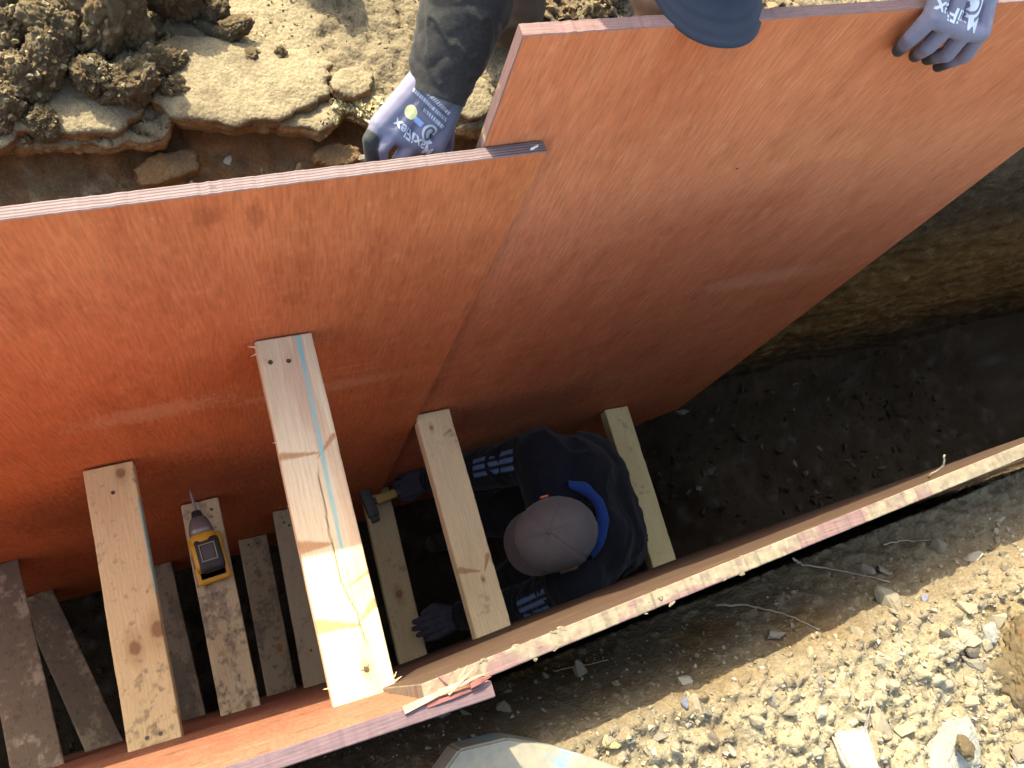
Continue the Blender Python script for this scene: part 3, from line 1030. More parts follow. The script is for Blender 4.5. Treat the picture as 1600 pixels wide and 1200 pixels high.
# ================================================================== SOIL CLODS, CRUMBS AND STONES
def clod_mesh(name, seed, squash=(1, 1, 1), sub=6, orange=0.3, rough=1.0):
    bm = bmesh.new()
    bmesh.ops.create_icosphere(bm, subdivisions=sub, radius=1.0)
    me = bpy.data.meshes.new(name)
    bm.to_mesh(me)
    bm.free()
    D = coords(me)
    S = D + seed * 7.1
    wv = 0.10 * np.stack([fbm(S, 3, 2, seed + k) for k in range(3)], 1)
    f1, f2, idv = worley(S + wv, 2.2, seed)
    g1, g2, idg = worley(S + wv, 6.0, seed + 3)
    k1, k2, idk = worley(S, 14.0, seed + 6)
    cap_ = lambda f, R0: np.sqrt(np.clip(R0 * R0 - f * f, 0, None))
    n = fbm(S, 1.2, 2, seed + 4)
    r = 0.65 + 0.36 * n + rough * (0.20 * cap_(f1, 0.75) + 0.13 * cap_(g1, 0.62) * (idg > 0.3) + 0.075 * cap_(k1, 0.6) * (idk > 0.35) + 0.035 * fbm(S, 22, 2, seed + 6))
    V = D * r[:, None] * np.array(squash)
    setco(me, V)
    base = np.tile(np.array([0.205, 0.150, 0.085]), (len(V), 1))
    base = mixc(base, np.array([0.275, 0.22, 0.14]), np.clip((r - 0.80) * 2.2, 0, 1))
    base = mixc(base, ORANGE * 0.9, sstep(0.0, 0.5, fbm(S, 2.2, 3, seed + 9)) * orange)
    base = mixc(base, BROWN * 1.1, sstep(0.0, 0.5, 0.55 - r + 0.2 * fbm(S, 5, 3, seed + 8)) * 0.8)  # hollows darkened: shade between the crumbs put into the colour
    base = mixc(base, GREYB * 0.8, sstep(0.1, 0.5, fbm(S, 6, 3, seed + 12)) * 0.5)
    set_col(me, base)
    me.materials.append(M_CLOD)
    me.polygons.foreach_set('use_smooth', np.full(len(me.polygons), True))
    return me


CL = [clod_mesh("soil_clod", k, sq, orange=og) for k, sq, og in [(1, (1, .9, .8), .3), (2, (1.2, .8, .7), .5), (3, (.9, 1, .9), .2), (4, (1.15, .9, .7), .7), (5, (1, 1, .75), .3)]]
CLS = [clod_mesh("soil_clod", k, (1, .9, .75), sub=5, orange=0.1) for k in (11, 12, 13)]
clods = [  # x, y, z, radius, mesh, label
    (-0.178, 1.115, 0.04, 0.085, 0, "brown soil clod at the far left top of the heap"),
    (-0.100, 1.085, 0.065, 0.062, 2, "tall crumbly sunlit clod standing up in the heap, left of the long clod"),
    (-0.020, 1.085, 0.075, 0.088, 1, "large long sunlit clod on top of the soil heap"),
    (-0.175, 1.015, 0.03, 0.062, 2, "crumbly clod at the left edge of the picture, below the heap's top"),
    (-0.125, 1.035, 0.045, 0.058, 3, "flat plate-like orange clod lying in the heap at left"),
    (-0.065, 1.010, 0.035, 0.052, 0, "rounded crumbly clod in the middle of the heap's front"),
    (-0.015, 0.995, 0.030, 0.066, 4, "big brown clod at the front right of the heap"),
    (0.030, 1.030, 0.025, 0.045, 3, "orange-brown clod leaning at the right end of the heap"),
    (0.062, 1.045, 0.015, 0.030, 0, "small pale clod at the right foot of the heap"),
    (0.055, 0.990, 0.005, 0.036, 1, "dark flat clod in shade at the crust's left corner"),
    (0.075, 1.165, 0.06, 0.085, 4, "big dark clod at the top edge, right of the heap"),
    (-0.150, 0.950, 0.01, 0.036, 2, "small greenish-brown clod hanging over the crust edge at left"),
    (-0.205, 0.965, 0.01, 0.045, 1, "clod on the left picture edge above the plywood"),
    (0.165, 1.100, 0.02, 0.036, 3, "grey-brown flat clod on the pale crust, topmost of three loose ones"),
    (0.186, 1.048, 0.012, 0.023, 1, "middle one of three loose clods on the pale crust"),
    (0.240, 1.052, 0.010, 0.022, 0, "dark round clod on the pale crust, rightmost of three loose ones"),
    (0.145, 1.150, 0.02, 0.030, 4, "crumbly clod at the top edge beside the pale crust"),
    (-0.06, 1.20, 0.10, 0.10, 0, "clod at the back of the heap, cut by the top edge"),
    (0.34, 1.29, 0.06, 0.10, 4, "added clod out of view beyond the top edge, casting shadow inward"),  # made-up clod outside the frame, placed for its shadow on the ground
]
for x, y, z, r, mi, lab in clods:
    big = r > 0.028
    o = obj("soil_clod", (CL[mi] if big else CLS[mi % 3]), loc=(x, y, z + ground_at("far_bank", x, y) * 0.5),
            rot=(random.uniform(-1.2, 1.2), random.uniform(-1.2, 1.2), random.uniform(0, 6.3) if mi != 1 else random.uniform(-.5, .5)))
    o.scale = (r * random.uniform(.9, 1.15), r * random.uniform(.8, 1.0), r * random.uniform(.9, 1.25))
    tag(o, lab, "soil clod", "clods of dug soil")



def crust_plate(cx, cy, rx, ry, z, th, seed, tilt=(0, 0, 0)):
    damp = z < -0.04
    """slab of dried soil crust: pale top, orange-brown broken sides"""
    na, nr, ns = 90, 14, 9
    a = np.linspace(0, 2 * math.pi, na, endpoint=False)
    one = np.stack([np.cos(a) * 1.3 + seed, np.sin(a) * 1.3, a * 0], 1)
    out = 1 + 0.28 * fbm(one, 1.2, 2, seed) + 0.12 * fbm(one, 5, 3, seed + 1)
    rows = []
    for k in range(nr):
        f = (k + 0.4) / (nr - 0.6)
        rows.append(np.stack([rx * out * f * np.cos(a), ry * out * f * np.sin(a), a * 0 - 0.004 * f ** 12], 1))
    for k in range(1, ns + 1):
        f = k / ns
        rows.append(np.stack([rx * out * (1 - 0.10 * f ** 2) * np.cos(a), ry * out * (1 - 0.10 * f ** 2) * np.sin(a), a * 0 - 0.004 - th * f], 1))
    P = np.concatenate(rows)
    side = np.concatenate([np.zeros(nr * na), np.ones(ns * na)])
    W_ = P + np.array([cx, cy, 0])
    P[:, 2] += (1 - side) * (0.004 * fbm(W_, 20, 3, seed) + 0.0015 * fbm(W_, 110, 3, seed + 3))
    rad = P * np.array([1, 1, 0])
    rad /= np.linalg.norm(rad, axis=1)[:, None] + 1e-6
    P += rad * (side * (0.007 * fbm(W_ * np.array([1, 1, 3.0]), 40, 4, seed + 5)))[:, None]
    c = np.tile(PALE * 1.05, (len(P), 1))
    c = mixc(c, GREYB, sstep(0.0, 0.5, fbm(W_, 28, 4, seed + 2)) * 0.7)
    if damp:
        c = mixc(np.tile(BROWN * 1.4, (len(P), 1)), ORANGE * 1.1, np.clip(0.4 + fbm(W_, 30, 4, seed + 7), 0, 1))
    sc = mixc(np.tile(ORANGE * 1.2, (len(P), 1)), BROWN * 1.3, np.clip(0.4 + fbm(W_ * np.array([1, 1, 4.0]), 25, 4, 8), 0, 1))
    c = lerp(c, sc, side[:, None])
    i = np.arange((nr + ns) * na).reshape(nr + ns, na)
    j = np.roll(i, -1, axis=1)
    Fq = np.stack([i[:-1].ravel(), i[1:].ravel(), j[1:].ravel(), j[:-1].ravel()], 1)
    me = mesh_np("crust_plate", P, Fq, c, M_SOIL)
    bm = bmesh.new()
    bm.from_mesh(me)
    bm.verts.ensure_lookup_table()
    bm.faces.new([bm.verts[k] for k in range(na)])
    bmesh.ops.recalc_face_normals(bm, faces=bm.faces)
    bm.to_mesh(me)
    bm.free()
    return obj("crust_plate", me, far, loc=(cx, cy, z), rot=tilt)


for args in [(-0.095, 0.985, 0.115, 0.060, 0.004, 0.040, 3, (0.10, 0.02, 0.05)), (0.165, 1.000, 0.150, 0.085, 0.016, 0.042, 5, (0.02, 0.0, -0.12)),
             (-0.24, 0.975, 0.07, 0.055, 0.0, 0.038, 8, (0.14, -0.05, 0.0)), (0.350, 0.985, 0.045, 0.030, 0.012, 0.026, 11, (0.08, 0.10, 0.4)),
             (0.555, 0.930, 0.050, 0.040, 0.012, 0.040, 14, (0.10, -0.08, 0.2)), (0.305, 0.880, 0.045, 0.022, -0.055, 0.03, 17, (0.35, 0.1, 0.1)),
             (0.02, 0.905, 0.055, 0.025, -0.075, 0.03, 19, (0.30, -0.1, 0.1))]:
    crust_plate(*args)

# unit hulls for stones
HULLS = [stone_mesh("stone", random.randint(10, 15), (1, random.uniform(.65, .95), random.uniform(.5, .8)), M_STONE) for _ in range(14)]


FHULLS = [stone_mesh("stone", 12, (1, .8, .6), M_DARKSTONE) for _ in range(5)]


CHUNKS = [stone_mesh("stone", 15, (1, .85, .7), M_STONE, 0.10, sub=1) for _ in range(5)]


def scatter_mesh(name, pts, rad, cols, mat, sub=9):
    """many small angular crumbs as one mesh"""
    base = []
    for _ in range(10):
        me = stone_mesh("t", sub, (1, random.uniform(.6, .95), random.uniform(.5, .85)))
        bm = bmesh.new()
        bm.from_mesh(me)
        bmesh.ops.triangulate(bm, faces=bm.faces)
        V = np.array([v.co[:] for v in bm.verts])
        F = np.array([[v.index for v in f.verts] for f in bm.faces])
        bm.free()
        bpy.data.meshes.remove(me)
        base.append((V, F))
    VV, FF, CC, off = [], [], [], 0
    for p, r, c in zip(pts, rad, cols):
        V, F = base[rng.integers(10)]
        q = rng.normal(size=4)
        q /= np.linalg.norm(q)
        w, x, y, z = q
        Rm = np.array([[1 - 2 * (y * y + z * z), 2 * (x * y - z * w), 2 * (x * z + y * w)], [2 * (x * y + z * w), 1 - 2 * (x * x + z * z), 2 * (y * z - x * w)],
                       [2 * (x * z - y * w), 2 * (y * z + x * w), 1 - 2 * (x * x + y * y)]])
        VV.append(V @ Rm.T * r + p)
        FF.append(F + off)
        CC.append(np.tile(c, (len(V), 1)))
        off += len(V)
    return mesh_np(name, np.concatenate(VV), np.concatenate(FF), np.concatenate(CC), mat, smooth=False)


def crumb_field(which, n, xr, yr, rr, cols, dens=None, parent=None, name="crumbs", power=2.2, sink=0.25):
    P, Rd, C = [], [], []
    tries = 0
    while len(P) < n and tries < n * 8:
        tries += 1
        x, y = rng.uniform(*xr), rng.uniform(*yr)
        if dens is not None and rng.random() > dens(x, y):
            continue
        h = BV[which].ray_cast(Vector((x, y, 0.8 if which != 'trench_floor' else -1.0)), Vector((0, 0, -1)))
        if not h[0]:
            continue
        r = rr[0] + (rr[1] - rr[0]) * rng.random() ** power
        P.append((x, y, h[0].z + r * sink))
        Rd.append(r)
        c = np.array(cols[rng.integers(len(cols))]) * rng.uniform(0.8, 1.2)
        C.append(c)
    o = obj(name, scatter_mesh(name, np.array(P), Rd, C, M_GRAVEL), parent)
    o['kind'] = 'stuff'
    return o


PAL_FAR = [(0.272, 0.218, 0.143), (0.231, 0.184, 0.122), (0.204, 0.163, 0.105), (0.299, 0.252, 0.17), (0.252, 0.204, 0.133)]
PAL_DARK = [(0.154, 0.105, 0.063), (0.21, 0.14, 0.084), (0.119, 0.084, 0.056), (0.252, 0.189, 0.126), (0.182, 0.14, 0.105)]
PAL_NEAR = [(0.299, 0.255, 0.184), (0.258, 0.204, 0.129), (0.211, 0.16, 0.095), (0.326, 0.299, 0.245), (0.156, 0.122, 0.082), (0.279, 0.224, 0.136), (0.197, 0.18, 0.16)]


def far_dens(x, y):
    d = 0.15
    if x > 0.2:
        d = 0.55
    if x > 0.62:
        d = 1.0
    if x < 0.08:
        d = 0.6
    return d


o = crumb_field("far_bank", 9000, (-0.3, 1.75), (0.86, 1.35), (0.001, 0.006), PAL_FAR, far_dens, name="soil_crumbs", power=4)
tag(o, "fine crumbs of dry soil strewn over the far bank", "soil crumbs")
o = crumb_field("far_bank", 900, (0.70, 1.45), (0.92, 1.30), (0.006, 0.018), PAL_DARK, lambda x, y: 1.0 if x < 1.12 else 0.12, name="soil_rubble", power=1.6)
tag(o, "loose brown rubble behind the taller sheet in the kneeling person's shade", "rubble")
o = crumb_field("far_bank", 500, (0.30, 0.42), (0.86, 0.96), (0.003, 0.009), [(0.5, 0.45, 0.28), (0.42, 0.42, 0.22), (0.36, 0.28, 0.15)], None, name="soil_crumbs")
tag(o, "small heap of pale crumbs beside the bare hand's left, at the crust edge".replace("bare", "gloved"), "soil crumbs")


PH, RH, CH = [], [], []
bpy.context.view_layer.update()
dgh = bpy.context.evaluated_depsgraph_get()
for _ in range(900):
    x, y = rng.uniform(-0.26, 0.12), rng.uniform(0.93, 1.22)
    hit = scene.ray_cast(dgh, Vector((x, y, 0.8)), Vector((0, 0, -1)))
    if not hit[0] or not hit[4].name.startswith(("soil_clod", "far_bank")):
        continue
    r = 0.0015 + 0.009 * rng.random() ** 2.5
    PH.append((x, y, hit[1].z + r * 0.4))
    RH.append(r)
    CH.append(np.array([(0.24, 0.19, 0.11), (0.18, 0.13, 0.07), (0.28, 0.23, 0.15), (0.13, 0.09, 0.05)][rng.integers(4)]))
o = obj("heap_crumbs", scatter_mesh("heap_crumbs", np.array(PH), RH, CH, M_CLOD, sub=14))
o['kind'] = 'stuff'
tag(o, "loose crumbs lying on and between the clods of the heap", "soil crumbs")


def near_dens(x, y):
    return 0.55 if y > -0.15 else 1.0


o = crumb_field("near_bank", 15000, (0.0, 1.6), (-0.62, -0.07), (0.0012, 0.0062), PAL_NEAR, near_dens, name="gravel", power=2.4)
tag(o, "fine gravel and crumbled soil over the near bank", "gravel")
o = crumb_field("trench_floor", 900, (-0.7, 3.0), (0.0, 0.62), (0.006, 0.03), [(0.034, 0.025, 0.016), (0.046, 0.036, 0.026), (0.026, 0.018, 0.011)], None, name="gravel", power=2.6, sink=0.1)
tag(o, "dark stones and lumps along the trench bottom", "gravel")

# stones one can pick out: pieces of the near bank
cnt = 0
placed = []
tries = 0
while cnt < 290 and tries < 9000:
    tries += 1
    x, y = rng.uniform(0.15, 1.32), rng.uniform(-0.50, -0.075)
    if y > -0.16 and rng.random() > 0.35:
        continue
    r = 0.006 + 0.016 * rng.random() ** 2.2
    if any((x - a) ** 2 + (y - b) ** 2 < (0.8 * (r + c)) ** 2 for a, b, c in placed):
        continue
    if (x - 0.705) ** 2 + (y + 0.29) ** 2 < 0.045 ** 2 or (x - 0.86) ** 2 + (y + 0.335) ** 2 < 0.06 ** 2 or (x - 1.09) ** 2 + (y + 0.30) ** 2 < 0.085 ** 2:
        continue
    if 0.10 < x < 0.40 and y < -0.10 and x + y < 0.215:
        continue
    placed.append((x, y, r))
    h = BV["near_bank"].ray_cast(Vector((x, y, 1)), Vector((0, 0, -1)))
    o = obj("stone", HULLS[rng.integers(14)], parent=near, loc=(x, y, h[0].z + r * 0.12), rot=tuple(rng.uniform(0, 6.3, 3)))
    o.scale = (r * rng.uniform(1, 1.5), r, r * rng.uniform(.7, 1))
    cnt += 1
for k in range(26):                                             # larger embedded lumps
    x, y = rng.uniform(0.42, 1.25), rng.uniform(-0.48, -0.13)
    if (x - 0.705) ** 2 + (y + 0.29) ** 2 < 0.07 ** 2 or (x - 0.86) ** 2 + (y + 0.335) ** 2 < 0.08 ** 2 or (x - 1.09) ** 2 + (y + 0.30) ** 2 < 0.11 ** 2:
        continue
    r = rng.uniform(0.016, 0.032)
    o = obj("stone", CHUNKS[k % 5], parent=near, loc=(x, y, ground_at("near_bank", x, y) - r * 0.15), rot=tuple(rng.uniform(-.5, .5, 2)) + (rng.uniform(0, 6.3),))
    o.scale = (r * rng.uniform(1, 1.4), r, r * 0.75)
for k in range(28):                                             # stones set in the trench floor
    x, y = rng.uniform(1.1, 2.6), rng.uniform(0.05, 0.58)
    z = ground_at("trench_floor", x, y, -1.0)
    r = rng.uniform(0.010, 0.026)
    o = obj("stone", FHULLS[rng.integers(5)], parent=floor, loc=(x, y, z), rot=tuple(rng.uniform(0, 6.3, 3)))
    o.scale = (r * 1.3, r, r * 0.7)
for (x, y, z, r) in [(0.115, 0.90, -0.075, .013), (0.17, 0.885, -0.09, .008), (0.23, 0.872, -0.075, .013), (0.05, 0.88, -0.10, .009), (-0.05, 0.87, -0.10, .008), (0.31, 0.86, -0.09, .012), (0.35, 0.87, -0.06, .014)]:
    o = obj("stone", HULLS[rng.integers(14)], parent=far, loc=(x, y, z), rot=tuple(rng.uniform(0, 6.3, 3)))
    o.scale = (r * 1.2, r, r * .8)


def big_stone(label, x, y, r, squash, mat, rough=0.08, n=13, dz=0.0, rot=(0, 0, 0), name="stone"):
    me = stone_mesh(name, n, squash, mat, rough, sub=1)
    z = ground_at("near_bank", x, y)
    o = obj(name, me, loc=(x, y, z + dz), rot=rot)
    o.scale = (r, r, r)
    return tag(o, label, "stone")


def rock_mat(name, ca, cb, cc, sc=2.2):
    t = NT(name)
    v = t.coord()
    a = t.noise(v, sc, 5, 0.6, 0.4)
    b = t.noise(v, sc * 5, 5, 0.65)
    c = t.mix(t.ramp(a, [(0.4, 0), (0.6, 1)]), ca, cb)
    c = t.mix(t.ramp(b, [(0.55, 0), (0.7, 0.8)]), c, cc)
    t.set(Base_Color=c, Roughness=0.75, Normal=t.bump(b, 0.5, 0.05))
    return t.m


M_QUARTZ = rock_mat("quartz", (0.40, 0.345, 0.31), (0.45, 0.41, 0.36), (0.28, 0.215, 0.16))
M_GREYROCK = rock_mat("grey_rock", (0.27, 0.265, 0.25), (0.33, 0.31, 0.26), (0.16, 0.145, 0.12))
M_YELLOWROCK = rock_mat("yellow_rock", (0.55, 0.42, 0.16), (0.60, 0.48, 0.22), (0.42, 0.30, 0.12))
big_stone("whitish quartz block in the sun at the bottom edge", 0.705, -0.292, 0.050, (0.9, 1.05, 0.7), M_QUARTZ, 0.05, 10, 0.012, (0, 0, .2))
big_stone("pale grey rock with a yellow clay lump on top, right of the quartz block", 0.868, -0.338, 0.064, (1.05, 0.85, 0.6), M_GREYROCK, 0.08, 16, 0.008, (0, 0, .4))
big_stone("dark brown stone lump in a hollow of the sunlit bank", 0.522, -0.208, 0.014, (1, 1, 0.8), M_DARKSTONE, 0.12, 14, 0.004)
big_stone("small dark grey stone left of the large clay lump", 0.985, -0.236, 0.016, (1, .9, 0.8), M_DARKSTONE, 0.08, 14, 0.006)
big_stone("blue-grey pebble among white stones in the bank's shade", 0.962, -0.146, 0.012, (1, .9, 0.9), M_BLUESTONE, 0.05, 12, 0.006)
big_stone("lone blue-grey pebble at the edge of the shadow", 0.503, -0.153, 0.011, (.8, 1, 0.9), M_BLUESTONE, 0.05, 12, 0.006)
big_stone("yellow stone beside the blue-painted slab", 0.392, -0.165, 0.015, (1.2, .9, 0.7), M_YELLOWROCK, 0.06, 12, 0.006)
big_stone("flat pale stone at the bottom right corner", 1.005, -0.405, 0.032, (1.2, .8, 0.5), M_GREYROCK, 0.06, 12, 0.0)
big_stone("pale elongated stone beside the small dark grey one", 1.02, -0.222, 0.022, (1.3, .7, 0.6), M_GREYROCK, 0.06, 12, 0.006, (0, 0, .5))
yl = clod_mesh("clay_lump", 33, (1, 1, .6), sub=4, orange=0.2)
yo = obj("clay_lump", yl, loc=(0.868, -0.335, ground_at("near_bank", 0.868, -0.338) + 0.045))
yo.scale = (.018,) * 3
tag(yo, "small yellow clay lump on the pale grey rock", "clay lump")
bl = clod_mesh("soil_clod", 37, (1, 1.15, .75), sub=6, orange=0.9, rough=0.55)
bo = obj("soil_clod", bl, loc=(1.088, -0.298, 0.115), rot=(0, 0, 0.3))
bo.scale = (0.088,) * 3
tag(bo, "large brown clay lump at the right edge of the near bank", "soil clod", "clods of dug soil")

# slab with blue spray paint
def slab_mat():
    t = NT("painted_slab")
    v = t.coord()
    n = t.noise(v, 60, 5, 0.6)
    c = t.mix(t.ramp(n, [(0.35, 0), (0.65, 1)]), (0.20, 0.185, 0.15), (0.26, 0.225, 0.165))
    p = t.noise(t.coord((1, 1, 1), (0.4, 0.1, 0)), 13, 4, 0.6)
    p2 = t.noise(v, 190, 4, 0.7)
    pm = t.mix(1.0, t.ramp(p, [(0.56, 0), (0.63, 0.8)]), t.ramp(p2, [(0.40, 0.15), (0.55, 1)]), 'MULTIPLY')
    c = t.mix(pm, c, (0.11, 0.29, 0.42))
    t.set(Base_Color=c, Roughness=0.8, Normal=t.bump(n, 0.4, 0.002))
    return t.m


def slab_bm(bm):
    out = [(0.135, -0.112), (0.175, -0.085), (0.235, -0.092), (0.285, -0.118), (0.33, -0.148), (0.38, -0.185), (0.40, -0.23), (0.36, -0.30), (0.25, -0.33), (0.15, -0.29), (0.11, -0.18)]
    top, bot = [], []
    cx, cy = 0.25, -0.2
    for x, y in out:
        top.append(bm.verts.new((x - cx, y - cy, 0.03 + random.uniform(-.002, .002))))
        bot.append(bm.verts.new(((x - cx) * 1.04, (y - cy) * 1.04, -0.02)))
    bm.faces.new(top)
    bm.faces.new(bot[::-1])
    n = len(out)
    for i in range(n):
        bm.faces.new((top[i], bot[i], bot[(i + 1) % n], top[(i + 1) % n]))
    bmesh.ops.bevel(bm, geom=[e for e in bm.edges], offset=0.003, segments=2, affect='EDGES')


sb = obj("stone_slab", bm_mesh("stone_slab", slab_bm, slab_mat()), loc=(0.272, -0.222, 0.086), rot=(0.03, -0.02, 0))
tag(sb, "broken flat slab with blue spray paint at the bottom edge", "slab")

# roots and twigs
M_ROOT = plain("root_bark", (0.33, 0.26, 0.18), 0.9, 0.2)


def root(label, pts, r0, r1):
    P = [Vector(p) for p in pts]
    fine = []
    for i in range(len(P) - 1):
        for k in range(6):
            f = k / 6
            q = P[i].lerp(P[i + 1], f)
            fine.append(q + Vector((random.uniform(-1, 1), random.uniform(-1, 1), random.uniform(-1, 1))) * 0.0012)
    fine.append(P[-1])
    n = len(fine)
    me = bm_mesh("root", lambda bm: add_tube(bm, fine, [lerp(r0, r1, i / (n - 1)) for i in range(n)], 6), M_ROOT, True)
    c = Vector(fine[0])
    setco(me, coords(me) - np.array(c))
    return tag(obj("root", me, loc=c), label, "root", "roots and twigs on the near bank")


def gz(x, y, d=0.004):
    return (x, y, ground_at("near_bank", x, y) + d)


root("long thin root curving over the shaded bank below the sheet edge", [gz(0.83, -0.03, .006), gz(0.865, -0.045, .014), gz(0.91, -0.07, .008), gz(0.945, -0.11)], 0.0022, 0.0012)
root("short bent root hanging in the shaded bank, left of the long one", [gz(0.70, -0.06, .03), gz(0.735, -0.075, .012), gz(0.755, -0.10), gz(0.765, -0.135)], 0.0022, 0.0012)
root("straight thin twig on the shaded bank near the right edge", [gz(1.00, -0.055, .015), gz(1.04, -0.06, .008), gz(1.075, -0.075)], 0.0018, 0.001)
root("short twig standing up behind the muddy sheet edge", [(0.972, 0.022, 0.20), (0.972, 0.030, 0.235), (0.968, 0.044, 0.250)], 0.0018, 0.0013)
root("tiny root in the dark gap beside the muddy sheet", [gz(0.42, -0.075, .02), gz(0.46, -0.08, .012), gz(0.50, -0.085)], 0.0012, 0.0008)


# ================================================================== CORDLESS DRILL
def at(px, py, y):
    """world point seen at a photo pixel, at trench distance y"""
    r = right * (px - 800) + down * (py - 600) + fwd * 1240
    r = r * (y / r.y)
    return Vector((r.x, r.y, r.z + CAM_H))


M_YEL = plain("drill_yellow", (0.70, 0.36, 0.03), 0.45, 0.08, 80)
M_BLK = plain("drill_black", (0.025, 0.025, 0.028), 0.55, 0.2, 120)
M_GRY = plain("drill_nose_grey", (0.27, 0.24, 0.24), 0.4, 0.1, 100, metal=0.5)
M_STL = plain("bit_steel", (0.42, 0.36, 0.33), 0.35, 0.1, 200, metal=0.8)
M_PLT = plain("label_plate", (0.06, 0.055, 0.055), 0.35, 0.1)
M_TAN = plain("label_line", (0.42, 0.33, 0.20), 0.6, 0.1)


def lathe_y(bm, prof, seg=24, c=(0, 0, 0)):
    rings = []
    for y, r in prof:
        rings.append([bm.verts.new((c[0] + r * math.cos(2 * math.pi * k / seg), c[1] + y, c[2] + r * math.sin(2 * math.pi * k / seg))) for k in range(seg)])
    for i in range(len(rings) - 1):
        for k in range(seg):
            bm.faces.new((rings[i][k], rings[i][(k + 1) % seg], rings[i + 1][(k + 1) % seg], rings[i + 1][k]))
    bm.faces.new(rings[0])
    bm.faces.new(rings[-1][::-1])


drill = bpy.data.objects.new("cordless_drill", None)
COL.objects.link(drill)
drill.location = (-0.074, 0.43, -1.055)
drill.rotation_euler = (0, 0, 0.06)
tag(drill, "yellow and black cordless drill standing on a dirty strut", "drill")
obj("bit", bm_mesh("bit", lambda bm: lathe_y(bm, [(0.072, .0042), (0.125, .0036), (0.131, .0025), (0.135, .0012)], 8, (0, 0, .155)), M_STL, False), drill)
obj("chuck", bm_mesh("chuck", lambda bm: lathe_y(bm, [(0.058, .014), (0.062, .0135), (0.074, .0115), (0.077, .008)], 20, (0, 0, .155)), M_BLK, True), drill)
obj("nose", bm_mesh("nose", lambda bm: lathe_y(bm, [(0.012, .0285), (0.030, .0275), (0.046, .0235), (0.057, .0185), (0.060, .015)], 24, (0, 0, .155)), M_GRY, True), drill)
obj("collar", bm_mesh("collar", lambda bm: lathe_y(bm, [(-0.006, .0315), (0.0, .0325), (0.012, .0315), (0.016, .0290)], 24, (0, 0, .155)), M_YEL, True), drill)


def housing(bm):
    add_box(bm, (0, -0.036, 0.152), (0.066, 0.072, 0.060), bevel=0.013)


hs = obj("housing", bm_mesh("housing", housing, M_YEL, True), drill)
obj("rear_cap", bm_mesh("rear_cap", lambda bm: add_box(bm, (0.005, -0.038, 0.168), (0.058, 0.082, 0.036), bevel=0.011), M_BLK, True), hs)


def frame_bm(bm):
    for x in (-0.013, 0.021):
        add_box(bm, (x, -0.034, 0.1865), (0.002, 0.042, 0.0016))
    for y in (-0.054, -0.014):
        add_box(bm, (0.004, y, 0.1867), (0.034, 0.002, 0.0016))


obj("label_frame", bm_mesh("label_frame", frame_bm, M_TAN), hs)
obj("label_plate", bm_mesh("label_plate", lambda bm: add_box(bm, (0.004, -0.034, 0.1858), (0.026, 0.034, 0.0016), bevel=0.0004), M_PLT), hs)


def handle_bm(bm):
    add_box(bm, (0, -0.030, 0.095), (0.034, 0.044, 0.09), Matrix.Rotation(0.12, 3, 'X'), bevel=0.010)


obj("handle", bm_mesh("handle", handle_bm, M_BLK, True), drill)
obj("trigger", bm_mesh("trigger", lambda bm: add_box(bm, (0, -0.001, 0.115), (0.016, 0.014, 0.03), bevel=0.004), M_BLK, True), drill)
bt = obj("battery", bm_mesh("battery", lambda bm: add_box(bm, (0, -0.022, 0.028), (0.076, 0.118, 0.050), bevel=0.008), M_BLK, True), drill)
obj("battery_foot", bm_mesh("battery_foot", lambda bm: add_box(bm, (0, -0.024, 0.044), (0.080, 0.122, 0.018), bevel=0.006), M_YEL, True), bt)
obj("clip", bm_mesh("clip", lambda bm: [add_box(bm, (-0.0375, -0.030, 0.075 + 0.012 * k), (0.004, 0.030, 0.004), bevel=0.001) for k in range(3)], M_GRY), drill)


# ================================================================== PEOPLE
def cloth_mat(name, fine=900, bump=0.35, rough=0.9, var=0.25):
    t = NT(name)
    v = t.coord()
    a = t.attr('col')
    n1 = t.noise(v, fine, 3, 0.6)
    n2 = t.noise(v, 22, 4, 0.6)
    c = t.mix(1.0, a, t.ramp(n1, [(0.3, 1 - var), (0.7, 1 + var)]), 'MULTIPLY')
    c = t.mix(1.0, c, t.ramp(n2, [(0.3, 0.90), (0.7, 1.10)]), 'MULTIPLY')
    t.set(Base_Color=c, Roughness=rough, Normal=t.bump(n1, bump, 0.0012))
    t.b.inputs['Sheen Weight'].default_value = 0.08
    t.b.inputs['Specular IOR Level'].default_value = 0.2
    return t.m


M_CLOTH = cloth_mat("cloth")
M_GLOVE = cloth_mat("glove_knit", fine=1500, bump=0.2, rough=0.7, var=0.10)
M_CAP = cloth_mat("cap_cotton", fine=1300, bump=0.25, rough=0.9, var=0.12)


def person_root(loc, label):
    e = bpy.data.objects.new("person", None)
    COL.objects.link(e)
    e.location = loc
    return tag(e, label, "person")


def part(name, me, root, mat=None):
    """mesh given in world coordinates -> child of an unrotated root"""
    setco(me, coords(me) - np.array(root.location))
    if mat:
        me.materials.clear()
        me.materials.append(mat)
    return obj(name, me, root)


def limb_t(V, chain):
    """distance and running length of the closest point on a polyline"""
    best = np.full(len(V), 9.0)
    run = np.zeros(len(V))
    acc = 0
    for a, b in zip(chain[:-1], chain[1:]):
        d, t = seg_dist(V, a, b)
        L = np.linalg.norm(np.array(b) - np.array(a))
        m = d < best
        best = np.where(m, d, best)
        run = np.where(m, acc + t * L, run)
        acc += L
    return best, run


